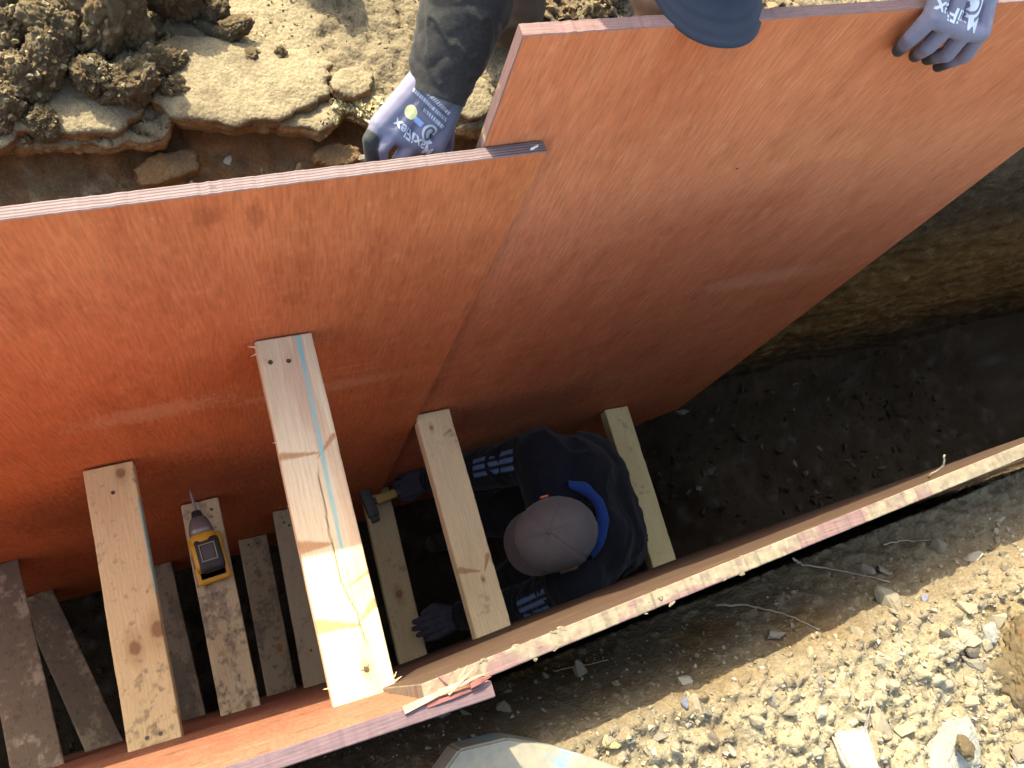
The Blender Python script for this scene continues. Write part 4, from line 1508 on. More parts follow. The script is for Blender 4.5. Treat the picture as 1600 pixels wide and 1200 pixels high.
def folds(me, amp=0.004, chains=(), seed=0):
    V, N = coords(me), normals(me)
    h = 0.5 * amp * fbm(V, 18, 3, seed) + 0.3 * amp * fbm(V, 50, 2, seed + 1)
    W_n = V + 0.03 * np.stack([fbm(V, 6, 2, seed + 30 + k) for k in range(3)], 1)
    h = h + 1.6 * amp * np.clip(1 - 3.0 * np.abs(fbm(W_n * np.array([1.0, 0.6, 1.4]), 11, 2, seed + 8)), 0, 1) ** 2
    for ch, w in chains:
        d, run = limb_t(V, ch)
        near_ = 1 - sstep(w, w * 1.6, d)
        ph = run * 2 * math.pi / 0.030 + 2.6 * fbm(V, 14, 2, seed + 3)
        h = h + near_ * amp * 0.9 * (np.abs(np.sin(ph * 0.5)) ** 0.7 - 0.6) * (0.4 + 0.8 * np.clip(fbm(V, 9, 2, seed + 5) + 0.5, 0, 1))
    setco(me, V + N * h[:, None])


def glove_mesh(wrist, knuckles, pips, tips, thumb, cuff, seedc=0, r=0.0100, dark_tip=None, allow=None, toward=None, tone=1.0):
    cones = []
    w = Vector(wrist)
    c = Vector(cuff)
    cones.append((c, 0.030, c.lerp(w, 0.6), 0.028))
    K = [Vector(k) for k in knuckles]
    for i, k in enumerate(K):
        off = (k - (K[0] + K[-1]) / 2) * 0.62
        cones.append((w + off, 0.0175, k, 0.0135))
    for i in range(3):
        cones.append((K[i], 0.0130, K[i + 1], 0.0130))
        cones.append((w.lerp(K[i], 0.55), 0.0165, w.lerp(K[i + 1], 0.55), 0.0165))
    for i, (k, p, t) in enumerate(zip(K, pips, tips)):
        rr = r * (0.88 if i == 0 else 1.0)
        cones.append((k, rr * 1.22, Vector(p), rr * 1.06))
        cones.append((Vector(p), rr * 1.06, Vector(t), rr * 0.86))
    th = [Vector(t) for t in thumb]
    cones.append((th[0], 0.018, th[1], 0.0130))
    cones.append((th[1], 0.0125, th[2], 0.0100))
    me = blob("glove", cones, 0.0016, 5)
    V, N = coords(me), normals(me)
    me2 = me
    V = V + N * (0.0006 * fbm(V, 60, 3, seedc))[:, None]
    setco(me2, V)
    col = np.tile(np.array([0.175, 0.168, 0.245]) * tone, (len(V), 1))
    # nitrile coating: dark on finger ends and on the palm side
    dk = np.zeros(len(V))
    for i, (k, p, t) in enumerate(zip(K, pips, tips)):
        d, tt = seg_dist(V, p, t)
        dk = np.maximum(dk, (d < 0.0125) * sstep(0.30, 0.75, tt))
        d2, t2 = seg_dist(V, k, p)
    d, tt = seg_dist(V, th[1], th[2])
    dk = np.maximum(dk, (d < 0.014) * sstep(0.5, 0.9, tt))
    if toward is not None:                                     # palm side
        tv = np.array(toward, float)
        tv /= np.linalg.norm(tv)
        dk = np.maximum(dk, sstep(0.35, 0.55, N @ tv))
    if dark_tip is not None:
        d, tt = seg_dist(V, K[dark_tip], pips[dark_tip])
        dk = np.maximum(dk, (d < 0.0125) * sstep(0.3, 0.9, tt))
        d, tt = seg_dist(V, pips[dark_tip], tips[dark_tip])
        dk = np.maximum(dk, (d < 0.0125) * 1.0)
    col = mixc(col, np.array([0.035, 0.035, 0.038]), np.clip(dk, 0, 1))
    d, tt = seg_dist(V, c, c.lerp(w, 0.6))
    set_col(me2, col)
    me2.materials.append(M_GLOVE)
    return me2


M_PRINT = plain("white_print", (0.55, 0.58, 0.68), 0.6, 0.05)
M_PRINTB = plain("blue_print", (0.30, 0.45, 0.80), 0.6, 0.05)
M_PRINTY = plain("yellow_print", (0.80, 0.76, 0.36), 0.6, 0.05)


def text_mesh(txt, size, bold=0.0):
    cu = bpy.data.curves.new("t", 'FONT')
    cu.body = txt
    cu.size = size
    cu.offset = bold
    cu.resolution_u = 3
    o = bpy.data.objects.new("t", cu)
    COL.objects.link(o)
    g = bpy.context.evaluated_depsgraph_get()
    me = bpy.data.meshes.new_from_object(o.evaluated_get(g))
    bpy.data.objects.remove(o)
    return me


def print_on(glove_obj, root, me, origin, xdir, ydir, mat, name, lift=0.0007):
    """wrap flat lettering onto the glove surface"""
    if glove_obj.name not in BV:
        BV[glove_obj.name] = BVHTree.FromPolygons([v.co.copy() for v in glove_obj.data.vertices], [tuple(p.vertices) for p in glove_obj.data.polygons])
    bv = BV[glove_obj.name]
    bm = bmesh.new()
    bm.from_mesh(me)
    bmesh.ops.triangulate(bm, faces=bm.faces)
    bmesh.ops.subdivide_edges(bm, edges=[e for e in bm.edges if e.calc_length() > 0.004], cuts=2)
    bmesh.ops.triangulate(bm, faces=bm.faces)
    bm.to_mesh(me)
    bm.free()
    X, Y = Vector(xdir).normalized(), Vector(ydir)
    Y = (Y - X * Y.dot(X)).normalized()
    Z = X.cross(Y)
    o0 = Vector(origin) - Vector(root.location)
    bm = bmesh.new()
    bm.from_mesh(me)
    bad = []
    for v in bm.verts:
        p = o0 + X * v.co.x + Y * v.co.y
        h = bv.ray_cast(p + Z * 0.03, -Z, 0.05)
        if h[0] and h[1].dot(Z) > 0.3:
            v.co = h[0] + h[1] * lift
        else:
            bad.append(v)
    bmesh.ops.delete(bm, geom=bad, context='VERTS')
    bm.to_mesh(me)
    bm.free()
    me.update()
    me.materials.clear()
    me.materials.append(mat)
    return obj(name, me, glove_obj)


def disc_mesh(r, inner=0.0, seg=20):
    def fn(bm):
        if inner:
            a = [bm.verts.new((r * math.cos(2 * math.pi * k / seg), r * math.sin(2 * math.pi * k / seg), 0)) for k in range(seg)]
            b = [bm.verts.new((inner * math.cos(2 * math.pi * k / seg), inner * math.sin(2 * math.pi * k / seg), 0)) for k in range(seg)]
            for k in range(seg):
                bm.faces.new((a[k], a[(k + 1) % seg], b[(k + 1) % seg], b[k]))
        else:
            bmesh.ops.create_circle(bm, cap_ends=True, segments=seg, radius=r)
    return bm_mesh("d", fn)


def bars_mesh(rows):
    def fn(bm):
        for (x, y, w, h) in rows:
            vs = [bm.verts.new((x, y, 0)), bm.verts.new((x + w, y, 0)), bm.verts.new((x + w, y + h, 0)), bm.verts.new((x, y + h, 0))]
            bm.faces.new(vs)
    return bm_mesh("b", fn)


def cap_parts(root, centre, fdir, udir, crown_col, brim_col, rx=0.084, ry=0.100, h=0.105, brim_len=0.068, name="cap", strap=None, brim_w=0.080):
    """baseball cap: crown of six panels with seams and a button, curved brim"""
    F = Vector(fdir).normalized()
    U = Vector(udir)
    U = (U - F * U.dot(F)).normalized()
    S = F.cross(U)                      # to the wearer's right
    c = Vector(centre) - Vector(root.location)

    def W(s, f, u):
        return c + S * s + F * f + U * u
    nu, nv = 120, 40
    V, C = [], []
    for i in range(nu):
        a = 2 * math.pi * i / nu
        for j in range(nv):
            b = (math.pi / 2) * j / (nv - 1)
            cb, sb = math.cos(b) ** 0.82, math.sin(b)
            seam = min(abs(((a / (math.pi / 3)) % 1) - 0), abs(((a / (math.pi / 3)) % 1) - 1)) * cb
            g = 0.0018 * math.exp(-(seam / 0.025) ** 2)
            wob = 1 + 0.02 * math.sin(3 * a + 1.0) * cb * sb
            V.append(W((rx - g) * cb * math.sin(a) * wob, (ry - g) * cb * math.cos(a) * wob, (h - g) * sb))
    V = np.array([v[:] for v in V])
    i = np.arange(nu * nv).reshape(nu, nv)
    j = np.roll(i, -1, axis=0)
    Fq = np.stack([i[:, :-1].ravel(), j[:, :-1].ravel(), j[:, 1:].ravel(), i[:, 1:].ravel()], 1)
    n = fbm(V, 22, 3, 5)
    V = V + 0.0022 * n[:, None] * (V - np.array(c)) / 0.09
    me = mesh_np("crown", V, Fq, np.tile(np.array(crown_col), (len(V), 1)), M_CAP)
    crown = obj(name, me, root)
    bm = bmesh.new()
    bmesh.ops.create_uvsphere(bm, u_segments=12, v_segments=8, radius=0.007, matrix=Matrix.Translation(W(0, 0, h)))
    me = bpy.data.meshes.new("button")
    bm.to_mesh(me)
    bm.free()
    set_col(me, np.tile(np.array(crown_col) * 0.9, (len(me.vertices), 1)))
    me.materials.append(M_CAP)
    obj("button", me, crown)
    # brim: two layers
    na, nr = 44, 12
    top = []
    for ia in range(na):
        a = lerp(-math.pi / 2, math.pi / 2, ia / (na - 1))
        ai = a * 0.80
        for ir in range(nr):
            f = ir / (nr - 1)
            s0, f0 = (rx - 0.002) * math.sin(ai), (ry - 0.004) * math.cos(ai)
            fr = (ry - 0.004) * math.cos(0.80 * math.pi / 2)
            s1 = brim_w * math.copysign(abs(math.sin(a)) ** 0.9, a)
            f1 = fr + (ry - fr + brim_len) * math.cos(a) ** 0.75
            s, ff = lerp(s0, s1, f), lerp(f0, f1, f)
            u = 0.004 - 0.014 * f - 2.2 * s * s
            top.append((s, ff, u))
    top = np.array(top)
    Vt = np.array([W(*p)[:] for p in top])
    Vb = np.array([W(p[0], p[1], p[2] - 0.0028)[:] for p in top])
    N = na * nr
    idx = np.arange(N).reshape(na, nr)
    loop = np.concatenate([idx[:-1, 0], idx[-1, :-1], idx[:0:-1, -1], idx[0, :0:-1]])
    nxt = np.roll(loop, -1)
    Fb = np.concatenate([grid_faces(na, nr, flip=True), grid_faces(na, nr) + N, np.stack([loop, nxt, nxt + N, loop + N], 1)])
    colb = np.tile(np.array(brim_col), (2 * N, 1))
    stitch = (np.sin(np.tile(np.linspace(0, 1, nr), na) * math.pi * 8) > 0.8).astype(float)
    colb[:N] *= (1 - 0.18 * stitch)[:, None]
    me = mesh_np("brim", np.concatenate([Vt, Vb]), Fb, colb, M_CAP)
    obj("brim", me, crown)
    return crown


SKIN = np.array([0.42, 0.24, 0.16])


def head_ells(c, F, U, s=1.0):
    """skull, jaw, nose, ears as ellipsoids and small cones facing F with top U"""
    F = Vector(F).normalized()
    U = Vector(U)
    U = (U - F * U.dot(F)).normalized()
    S = F.cross(U)
    q = Matrix((S, F, U)).transposed().to_quaternion()
    c = Vector(c)

    def W(a, b, d):
        return c + (S * a + F * b + U * d) * s
    ell = [(W(0, 0, 0.02), (0.074 * s, 0.092 * s, 0.088 * s), q), (W(0, 0.018, -0.055), (0.058 * s, 0.066 * s, 0.060 * s), q),
           (W(0, 0.055, -0.095), (0.030 * s, 0.026 * s, 0.022 * s), q), (W(0.076, -0.008, -0.015), (0.009 * s, 0.019 * s, 0.030 * s), q),
           (W(-0.076, -0.008, -0.015), (0.009 * s, 0.019 * s, 0.030 * s), q), (W(0, 0.084, -0.062), (0.026 * s, 0.012 * s, 0.008 * s), q),
           (W(0, 0.084, -0.074), (0.022 * s, 0.011 * s, 0.006 * s), q), (W(0, 0.080, 0.012), (0.058 * s, 0.014 * s, 0.012 * s), q)]
    con = [(W(0, 0.088, 0.005), 0.008 * s, W(0, 0.106, -0.035), 0.012 * s)]
    return ell, con, W


M_EYE = plain("eye", (0.75, 0.72, 0.70), 0.2, 0.02)
M_PUP = plain("pupil", (0.02, 0.015, 0.012), 0.2, 0.02)


def eyes(root, W):
    for sx in (-1, 1):
        for r, f, mt, nm in ((0.0125, 0.076, M_EYE, "eye"), (0.0055, 0.0855, M_PUP, "pupil")):
            bm = bmesh.new()
            bmesh.ops.create_uvsphere(bm, u_segments=14, v_segments=10, radius=r, matrix=Matrix.Translation(W(sx * 0.031, f, -0.008) - Vector(root.location)))
            me = bpy.data.meshes.new(nm)
            bm.to_mesh(me)
            bm.free()
            me.materials.append(mt)
            obj(nm, me, root)


# ---------------------------------------------------------- kneeling person on the far bank
kp = person_root((0.68, 1.25, 0.0), "person in dark knitted sleeves and cap kneeling behind the sheets, gloved hands on plywood")
sh_r, el_r, wr_r = Vector((0.455, 0.97, 0.915)), Vector((0.440, 0.90, 0.585)), at(681, 150, 0.672)
mid_r = at(728, 0, 0.745)
sh_l, el_l, wr_l = Vector((0.88, 0.97, 0.915)), Vector((1.07, 0.91, 0.74)), Vector((1.045, 0.685, 0.618))
hc = Vector((0.657, 0.717, 0.548))
hF, hU = (-0.06, -0.97, -0.25), (0, -0.25, 0.97)
hell, hcon, HW = head_ells(hc, hF, hU)
cones = [
    (wr_r.lerp(mid_r, 0.25), 0.026, mid_r, 0.050), (mid_r, 0.052, el_r, 0.056), (el_r, 0.056, sh_r, 0.072),
    (wr_l.lerp(el_l, 0.15), 0.026, wr_l.lerp(el_l, 0.5), 0.046), (wr_l.lerp(el_l, 0.5), 0.048, el_l, 0.052), (el_l, 0.052, sh_l, 0.072),
    (sh_r, 0.085, sh_l, 0.085), ((0.56, 1.0, 0.90), 0.105, (0.58, 1.22, 0.78), 0.12), ((0.76, 1.0, 0.90), 0.105, (0.76, 1.22, 0.78), 0.12),
    ((0.59, 1.22, 0.76), 0.125, (0.62, 1.42, 0.54), 0.125), ((0.75, 1.22, 0.76), 0.125, (0.74, 1.42, 0.54), 0.125),
    ((0.66, 0.93, 0.86), 0.085, (0.652, 0.79, 0.62), 0.058),
    ((0.60, 1.42, 0.48), 0.105, (0.662, 1.06, 0.10), 0.066), ((0.662, 1.06, 0.085), 0.064, (0.64, 1.48, 0.06), 0.048),
    ((0.64, 1.48, 0.06), 0.046, (0.64, 1.56, 0.10), 0.04),
    ((0.76, 1.42, 0.48), 0.105, (0.96, 1.16, 0.46), 0.070), ((0.96, 1.16, 0.45), 0.066, (0.97, 1.36, 0.09), 0.045), ((0.97, 1.38, 0.055), 0.045, (0.97, 1.20, 0.045), 0.036)]
me = blob("body", cones + hcon, 0.0065, 5, ells=hell)
armr = [wr_r, mid_r, el_r, sh_r]
arml = [wr_l, el_l, sh_l]
folds(me, 0.006, [(armr, 0.085), (arml, 0.085)], 3)
V = coords(me)
col = np.tile(np.array([0.052, 0.050, 0.052]), (len(V), 1))
fl = fbm(V, 180, 3, 5)
col = mixc(col, np.array([0.085, 0.085, 0.095]), sstep(0.0, 0.5, fl))
leg = (V[:, 2] < 0.50) & (V[:, 1] > 0.98)
col = np.where(leg[:, None], np.array([0.085, 0.058, 0.042]), col)
boot = (V[:, 2] < 0.11) & (V[:, 1] > 1.30)
col = np.where(boot[:, None], np.array([0.05, 0.04, 0.03]), col)
dh = np.linalg.norm((V - np.array(hc) - np.array([0, 0.01, -0.02])) / np.array([0.10, 0.115, 0.14]), axis=1)
col = np.where((dh < 1.0)[:, None], SKIN, col)
set_col(me, col)
part("body", me, kp, M_CLOTH)


def sleeve(name, chain, radii, root, seed, col0, col1, cuff=True):
    """knitted sleeve: fine tube round the arm with bunched folds"""
    pts, rr = [], []
    for (a, b), (ra_, rb_) in zip(zip(chain[:-1], chain[1:]), zip(radii[:-1], radii[1:])):
        n_ = max(4, int((Vector(b) - Vector(a)).length / 0.0022))
        for k in range(n_):
            pts.append(Vector(a).lerp(Vector(b), k / n_))
            rr.append(lerp(ra_, rb_, k / n_))
    P_ = np.array([p[:] for p in pts])
    for _ in range(12):
        P_[1:-1] = (P_[:-2] + P_[1:-1] * 2 + P_[2:]) / 4
    m_, seg = len(P_), 130
    T_ = np.gradient(P_, axis=0)
    T_ /= np.linalg.norm(T_, axis=1)[:, None]
    up = np.array([0, 0, 1.0])
    A_ = up - T_ * (T_ @ up)[:, None]
    A_ /= np.linalg.norm(A_, axis=1)[:, None]
    B_ = np.cross(T_, A_)
    th = np.linspace(0, 2 * math.pi, seg, endpoint=False)
    run = np.concatenate([[0], np.cumsum(np.linalg.norm(np.diff(P_, axis=0), axis=1))])
    RR, TH = np.meshgrid(run, th, indexing='ij')
    D_ = A_[:, None, :] * np.cos(TH)[..., None] + B_[:, None, :] * np.sin(TH)[..., None]
    base = P_[:, None, :] + D_ * np.array(rr)[:, None, None]
    Q = base.reshape(-1, 3)
    ph = RR.ravel() * 2 * math.pi / 0.060 + 2.6 * np.sin(TH.ravel() + 0.8) + 5.0 * fbm(Q, 11, 3, seed)
    fold = np.abs(np.sin(ph * 0.5)) ** 0.6 - 0.65
    ph2 = RR.ravel() * 2 * math.pi / 0.028 - 2.4 * np.sin(TH.ravel() * 2) + 6.0 * fbm(Q, 16, 2, seed + 1)
    fold2 = np.abs(np.sin(ph2 * 0.5)) ** 0.6 - 0.65
    msk = np.clip(fbm(Q, 10, 2, seed + 2) * 1.3 + 0.55, 0, 1)
    ease = sstep(0.004, 0.03, RR.ravel())
    rdg = 1 - np.abs(fbm(np.stack([RR.ravel() * 26 + 1.2 * np.sin(TH.ravel()), np.cos(TH.ravel()) * 0.9, np.sin(TH.ravel()) * 0.9], 1), 1.0, 3, seed + 9)) * 2.2
    hgt = 0.0050 * fold * msk * ease + 0.0016 * fold2 * (1 - 0.6 * msk) * ease + 0.0030 * np.clip(rdg, 0, 1) ** 3 * ease + 0.003 * fbm(Q, 30, 3, seed + 4) + 0.0025
    hem = (1 - sstep(0.0, 0.012, RR.ravel()))
    hgt = hgt + 0.0015 * hem
    Q = Q + D_.reshape(-1, 3) * hgt[:, None]
    cc = np.tile(np.array(col0), (len(Q), 1))
    cc = mixc(cc, np.array(col1), 0.6 * rng.random(len(Q)))
    i_ = np.arange(m_ * seg).reshape(m_, seg)
    j_ = np.roll(i_, -1, axis=1)
    Fq = np.stack([i_[:-1].ravel(), j_[:-1].ravel(), j_[1:].ravel(), i_[1:].ravel()], 1)
    return part(name, mesh_np(name, Q, Fq, cc, None), root, M_CLOTH)


sleeve("sleeve", [wr_r, mid_r, el_r, sh_r.lerp(el_r, 0.2)], [0.0365, 0.055, 0.060, 0.072], kp, 21, (0.020, 0.0195, 0.021), (0.042, 0.041, 0.044))
sleeve("sleeve", [wr_l, wr_l.lerp(el_l, 0.5), el_l, sh_l.lerp(el_l, 0.2)], [0.0365, 0.051, 0.056, 0.072], kp, 25, (0.020, 0.0195, 0.021), (0.042, 0.041, 0.044))
eyes(kp, HW)
F_ = Vector(hF).normalized()
U_ = (Vector(hU) - F_ * Vector(hU).dot(F_)).normalized()
cap_parts(kp, hc + U_ * 0.030, hF, hU, (0.19, 0.165, 0.19), (0.028, 0.034, 0.055), ry=0.103, brim_len=0.060, brim_w=0.083)

# his right hand, behind the orange sheet
g1 = glove_mesh(at(684, 138, 0.682), [at(592, 196, .642), at(613, 207, .636), at(642, 226, .628), at(680, 232, .628)],
                [at(577, 218, .628), at(594, 233, .620), at(622, 254, .610), at(668, 262, .608)],
                [at(579, 252, .612), at(598, 272, .605), at(626, 292, .602), at(668, 300, .602)],
                [at(692, 175, .668), at(696, 225, .648), at(690, 265, .622)], wr_r.lerp(mid_r, 0.1), 3, dark_tip=0)
go1 = part("glove", g1, kp)
# his left hand, over the taller sheet
g2 = glove_mesh(Vector((1.040, 0.640, 0.606)), [at(1531, 52, .560), at(1506, 50, .560), at(1481, 40, .564), at(1456, 27, .572)],
                [at(1508, 88, .556), at(1480, 84, .556), at(1450, 73, .560), at(1424, 59, .567)],
                [at(1466, 104, .576), at(1450, 92, .576), at(1430, 87, .577), at(1404, 78, .578)],
                [Vector((1.01, 0.655, 0.60)), Vector((0.985, 0.640, 0.565)), Vector((0.985, 0.625, 0.52))], wr_l, 5, r=0.0110)
go2 = part("glove", g2, kp)


def print_block(go, p_m, p_x, side, size):
    """product print: name along p_m -> p_x (first to last letter), emblem and small lines on the wrist side"""
    p_m, p_x = Vector(p_m), Vector(p_x)
    xd = (p_x - p_m).normalized()
    nrm = (Vector((0, 0, CAM_H)) - p_m).normalized()
    yd = nrm.cross(xd)
    tm = text_mesh("MaxiFlex", size, 0.00025)
    w = max(v.co.x for v in tm.vertices)
    sc = (p_x - p_m).length / w
    for v in tm.vertices:
        v.co *= sc
    h = 0.72 * size * sc
    W_ = (p_x - p_m).length
    print_on(go, kp, tm, p_m, xd, yd, M_PRINT, "lettering")
    dn = -yd * (h * 1.1)
    print_on(go, kp, disc_mesh(h * 0.95, h * 0.72), p_m + xd * W_ * 0.25 + dn * 1.1, xd, yd, M_PRINT, "emblem_ring")
    print_on(go, kp, disc_mesh(h * 0.5), p_m + xd * W_ * 0.25 + dn * 1.1, xd, yd, M_PRINT, "emblem")
    rows = [(W_ * 0.48, -h * 1.3, W_ * 0.22, h * 0.5)]
    print_on(go, kp, bars_mesh(rows), p_m, xd, yd, M_PRINTB, "emblem_bar")
    return xd, yd, W_, h


xd, yd, W_, h = print_block(go1, at(668, 226, .632), at(621, 184, .64), 1, 0.013)
o_ = at(668, 226, .632)
print_on(go1, kp, disc_mesh(h * 0.62), o_ + xd * W_ * 0.82 - yd * h * 1.7, xd, yd, M_PRINTY, "yellow_emblem")
marks = []
for row in range(3):
    xx = W_ * 0.1
    while xx < W_ * 0.98:
        ww = random.uniform(0.0012, 0.0035)
        if not (row == 0 and xx > W_ * 0.6):
            marks.append((xx, -h * (2.4 + row * 0.7), ww, h * 0.36))
        xx += ww + random.uniform(0.0006, 0.0015)
print_on(go1, kp, bars_mesh(marks), o_, xd, yd, M_PRINT, "small_print")
print_block(go2, at(1533, 31, .560), at(1478, 4, .568), 1, 0.013)

# ---------------------------------------------------------- crouching person in the trench
cp = person_root((0.95, 0.27, -1.93), "person in navy jacket with blue stripes and grey cap crouching in the trench")
chc = Vector((0.765, 0.196, -0.795))
cF, cU = (-0.86, 0.0, -0.50), (-0.50, 0.0, 0.86)
hell, hcon, HW = head_ells(chc, cF, cU)
sr, er, wr = Vector((0.845, 0.435, -0.93)), Vector((0.725, 0.490, -1.16)), Vector((0.625, 0.545, -1.38))
slf, elf, wlf = Vector((0.83, 0.075, -0.93)), Vector((0.76, 0.065, -1.20)), Vector((0.59, 0.10, -1.37))
cones = [
    ((1.02, 0.20, -1.40), 0.12, (1.05, 0.21, -1.12), 0.12), ((1.02, 0.34, -1.40), 0.12, (1.05, 0.34, -1.12), 0.12),
    ((1.05, 0.20, -1.12), 0.115, (0.93, 0.17, -0.93), 0.10), ((1.05, 0.34, -1.12), 0.115, (0.94, 0.35, -0.93), 0.10),
    ((1.00, 0.17, -1.02), 0.12, (1.00, 0.38, -1.02), 0.12), ((1.06, 0.19, -1.16), 0.13, (1.06, 0.36, -1.16), 0.13), ((0.92, 0.14, -0.95), 0.10, (0.93, 0.38, -0.95), 0.10), (sr, 0.085, slf, 0.085), ((0.90, 0.22, -0.92), 0.085, (0.79, 0.20, -0.86), 0.058),
    (sr, 0.078, er, 0.056), (er, 0.056, wr, 0.036), (slf, 0.078, elf, 0.056), (elf, 0.056, wlf, 0.036),
    ((1.00, 0.36, -1.42), 0.10, (0.72, 0.41, -1.47), 0.068), ((0.72, 0.41, -1.48), 0.064, (0.86, 0.40, -1.86), 0.046),
    ((1.00, 0.18, -1.42), 0.10, (0.72, 0.13, -1.47), 0.068), ((0.72, 0.13, -1.48), 0.064, (0.86, 0.14, -1.86), 0.046),
    ((0.88, 0.40, -1.895), 0.045, (0.70, 0.41, -1.905), 0.036), ((0.88, 0.14, -1.895), 0.045, (0.70, 0.13, -1.905), 0.036)]
me = blob("body", cones + hcon, 0.0075, 30, ells=hell)
ra, la = [sr, er, wr], [slf, elf, wlf]
folds(me, 0.005, [], 9)
V = coords(me)
col = np.tile(np.array([0.0065, 0.007, 0.011]), (len(V), 1))
col = mixc(col, np.array([0.0045, 0.006, 0.012]), sstep(0.0, 0.4, fbm(V, 7, 3, 3)))
leg = (V[:, 2] < -1.30)
col = np.where((leg & (V[:, 0] > 0.66))[:, None], np.array([0.012, 0.012, 0.014]), col)
col = np.where((V[:, 2] < -1.80)[:, None], np.array([0.05, 0.04, 0.03]), col)
dh = np.linalg.norm((V - np.array(chc) - np.array([0.0, 0, -0.02])) / np.array([0.12, 0.10, 0.13]), axis=1)
col = np.where((dh < 1.0)[:, None], SKIN, col)
set_col(me, col)
part("body", me, cp, M_CLOTH)
eyes(cp, HW)
cF_ = Vector(cF).normalized()
cU_ = (Vector(cU) - cF_ * Vector(cU).dot(cF_)).normalized()
cap_parts(cp, chc + cU_ * 0.028, cF, cU, (0.115, 0.097, 0.10), (0.108, 0.091, 0.095), rx=0.094, ry=0.108, h=0.112, brim_len=0.036, brim_w=0.088)
# blue collar standing round the neck
def ring_tube(name, c, F, U, rx, ry, r, col, a0, a1, n=40):
    F = Vector(F).normalized()
    U = Vector(U)
    U = (U - F * U.dot(F)).normalized()
    S = F.cross(U)
    pts = [Vector(c) + S * rx * math.sin(a) + F * ry * math.cos(a) + U * (0.010 * math.sin(2 * a)) for a in np.linspace(a0, a1, n)]
    me = bm_mesh(name, lambda bm: add_tube(bm, pts, [r * (0.75 + 0.25 * math.sin(math.pi * i / (n - 1))) for i in range(n)], 10), None, True)
    V = coords(me)
    set_col(me, np.tile(np.array(col), (len(V), 1)))
    setco(me, V + 0.006 * fbm(V, 25, 3, 4)[:, None])
    return me


part("collar", ring_tube("collar", (0.845, 0.225, -0.855), (-0.75, 0.15, -0.5), (-0.5, 0, 0.85), 0.101, 0.078, 0.017, (0.010, 0.042, 0.20), 1.6, 4.3), cp, M_CLOTH)
part("cap_strap", bm_mesh("cap_strap", lambda bm: add_box(bm, (0.755, 0.298, -0.782), (0.022, 0.006, 0.012), bevel=0.002)), cp, plain("orange_tab", (0.55, 0.14, 0.05), 0.6))


def hand_on(wrist, dirv, upv, curl, sidev, seed):
    """a loosely closed gloved hand: dirv = along the hand, upv = back of the hand, sidev = thumb side"""
    w, d, u, s = Vector(wrist), Vector(dirv).normalized(), Vector(upv).normalized(), Vector(sidev).normalized()
    K, Pp, T = [], [], []
    for i, (o, L) in enumerate(((-0.032, 0.078), (-0.011, 0.086), (0.011, 0.088), (0.031, 0.084))):
        k = w + d * L + s * o
        fl_ = (0.032, 0.040, 0.043, 0.040)[i]
        p = k + d * fl_ * (1 - curl * 0.45) - u * fl_ * curl * 0.75
        t = p + d * fl_ * (0.8 - curl * 1.3) - u * fl_ * (0.35 + curl * 0.55)
        K.append(k)
        Pp.append(p)
        T.append(t)
    th = [w + d * 0.03 + s * 0.028 - u * 0.006, w + d * 0.062 + s * 0.052 - u * 0.016, w + d * 0.095 + s * 0.045 - u * 0.030]
    return glove_mesh(w, K, Pp, T, th, w - d * 0.03, seed, tone=0.2)


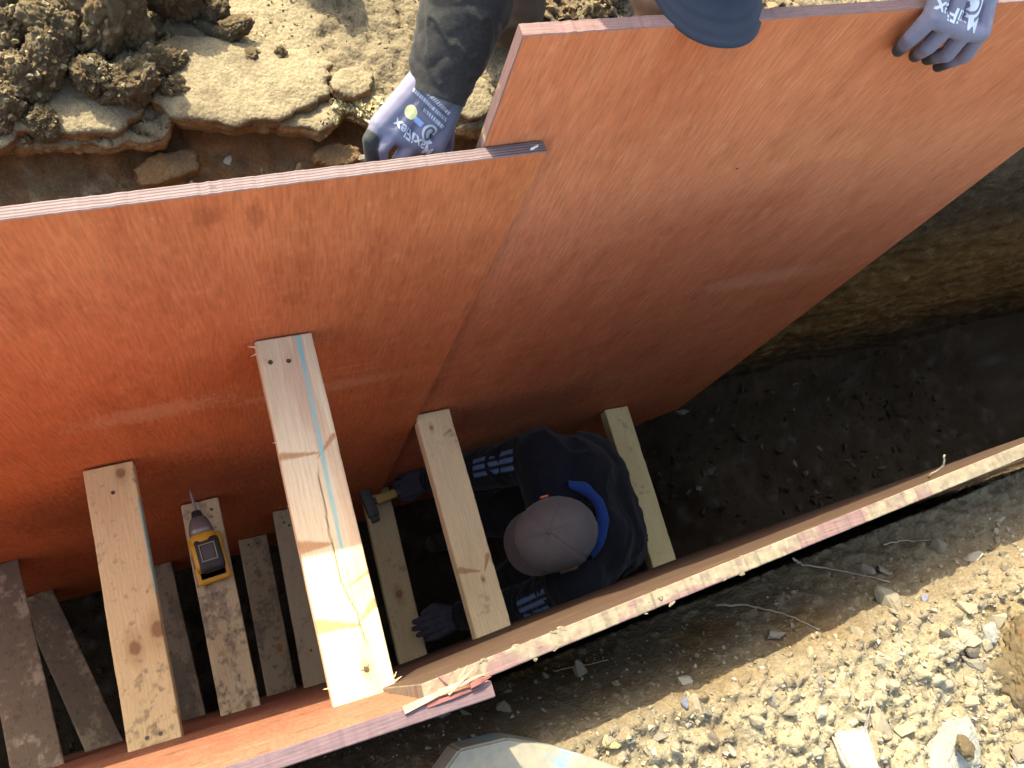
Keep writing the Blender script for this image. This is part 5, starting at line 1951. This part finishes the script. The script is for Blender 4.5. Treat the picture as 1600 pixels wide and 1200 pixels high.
for nm_, ch_, sd_ in (("sleeve", ra, 31), ("sleeve", la, 35)):
    so_ = sleeve(nm_, [ch_[2], ch_[1], ch_[0].lerp(ch_[1], 0.12)], [0.040, 0.060, 0.066], cp, sd_, (0.006, 0.0065, 0.010), (0.008, 0.0085, 0.012))
    Vs = coords(so_.data) + np.array(cp.location)
    cs = np.empty(len(Vs) * 4, dtype=np.float32)
    so_.data.attributes['col'].data.foreach_get('color', cs)
    cs = cs.reshape(-1, 4)
    a, b, c3 = (np.array(q) for q in ch_)
    ms = np.zeros(len(Vs))
    sides = np.array([-0.45, -0.1, 1.0]) if sd_ == 31 else np.array([-0.5, -0.15, 0.9])
    for p0, p1 in ((a, b),):
        ax = (p1 - p0) / np.linalg.norm(p1 - p0)
        dd, tt = seg_dist(Vs, p0, p1)
        sd2 = sides - ax * (sides @ ax)
        sd2 /= np.linalg.norm(sd2)
        rel = Vs - (p0 + ((Vs - p0) @ ax)[:, None] * ax)
        ang = np.arctan2(rel @ np.cross(ax, sd2), rel @ sd2)
        ok = (dd < 0.105) & (tt > 0.0) & (tt < 0.85)
        for k in (-1, 0, 1):
            ms = np.maximum(ms, ok * (1 - sstep(0.07, 0.12, np.abs(ang - k * 0.34))))
    cs[:, :3] += (np.array([0.10, 0.16, 0.30]) - cs[:, :3]) * ms[:, None]
    so_.data.attributes['col'].data.foreach_set('color', cs.ravel())
part("glove", hand_on(wr - Vector((0.0, 0, -0.005)), (-0.85, 0.05, -0.25), (0.0, -0.5, 0.86), 0.75, (-0.2, -0.8, -0.3), 7), cp)
part("glove", hand_on(wlf, (-0.75, -0.05, -0.15), (0.0, -0.1, 1.0), 0.35, (-0.1, 0.98, 0.1), 8), cp)

# ---------------------------------------------------------- hand tool with yellow grip, held by the crouching person
ht = bpy.data.objects.new("hammer", None)
COL.objects.link(ht)
ht.location = (0.50, 0.535, -1.415)
ht.rotation_euler = (0, 0, 0.12)
tag(ht, "short hand tool with yellow grip held against the sheet", "hand tool")
M_HEAD = plain("tool_steel", (0.07, 0.07, 0.072), 0.6, 0.2, metal=0.6)
M_GRIP = plain("tool_yellow", (0.36, 0.24, 0.05), 0.5, 0.1)
obj("head", bm_mesh("head", lambda bm: [add_box(bm, (-0.085, 0, 0), (0.034, 0.095, 0.030), bevel=0.005), add_box(bm, (-0.085, -0.055, 0), (0.026, 0.02, 0.024), bevel=0.004)], M_HEAD, True), ht)
obj("shaft", bm_mesh("shaft", lambda bm: add_box(bm, (-0.01, 0, 0.002), (0.15, 0.022, 0.016), bevel=0.005), M_HEAD, True), ht)
obj("grip", bm_mesh("grip", lambda bm: add_box(bm, (-0.025, 0, 0.003), (0.070, 0.030, 0.022), bevel=0.006), M_GRIP, True), ht)
obj("grip_end", bm_mesh("grip_end", lambda bm: add_box(bm, (0.085, 0, 0.002), (0.07, 0.028, 0.024), bevel=0.006), M_HEAD, True), ht)
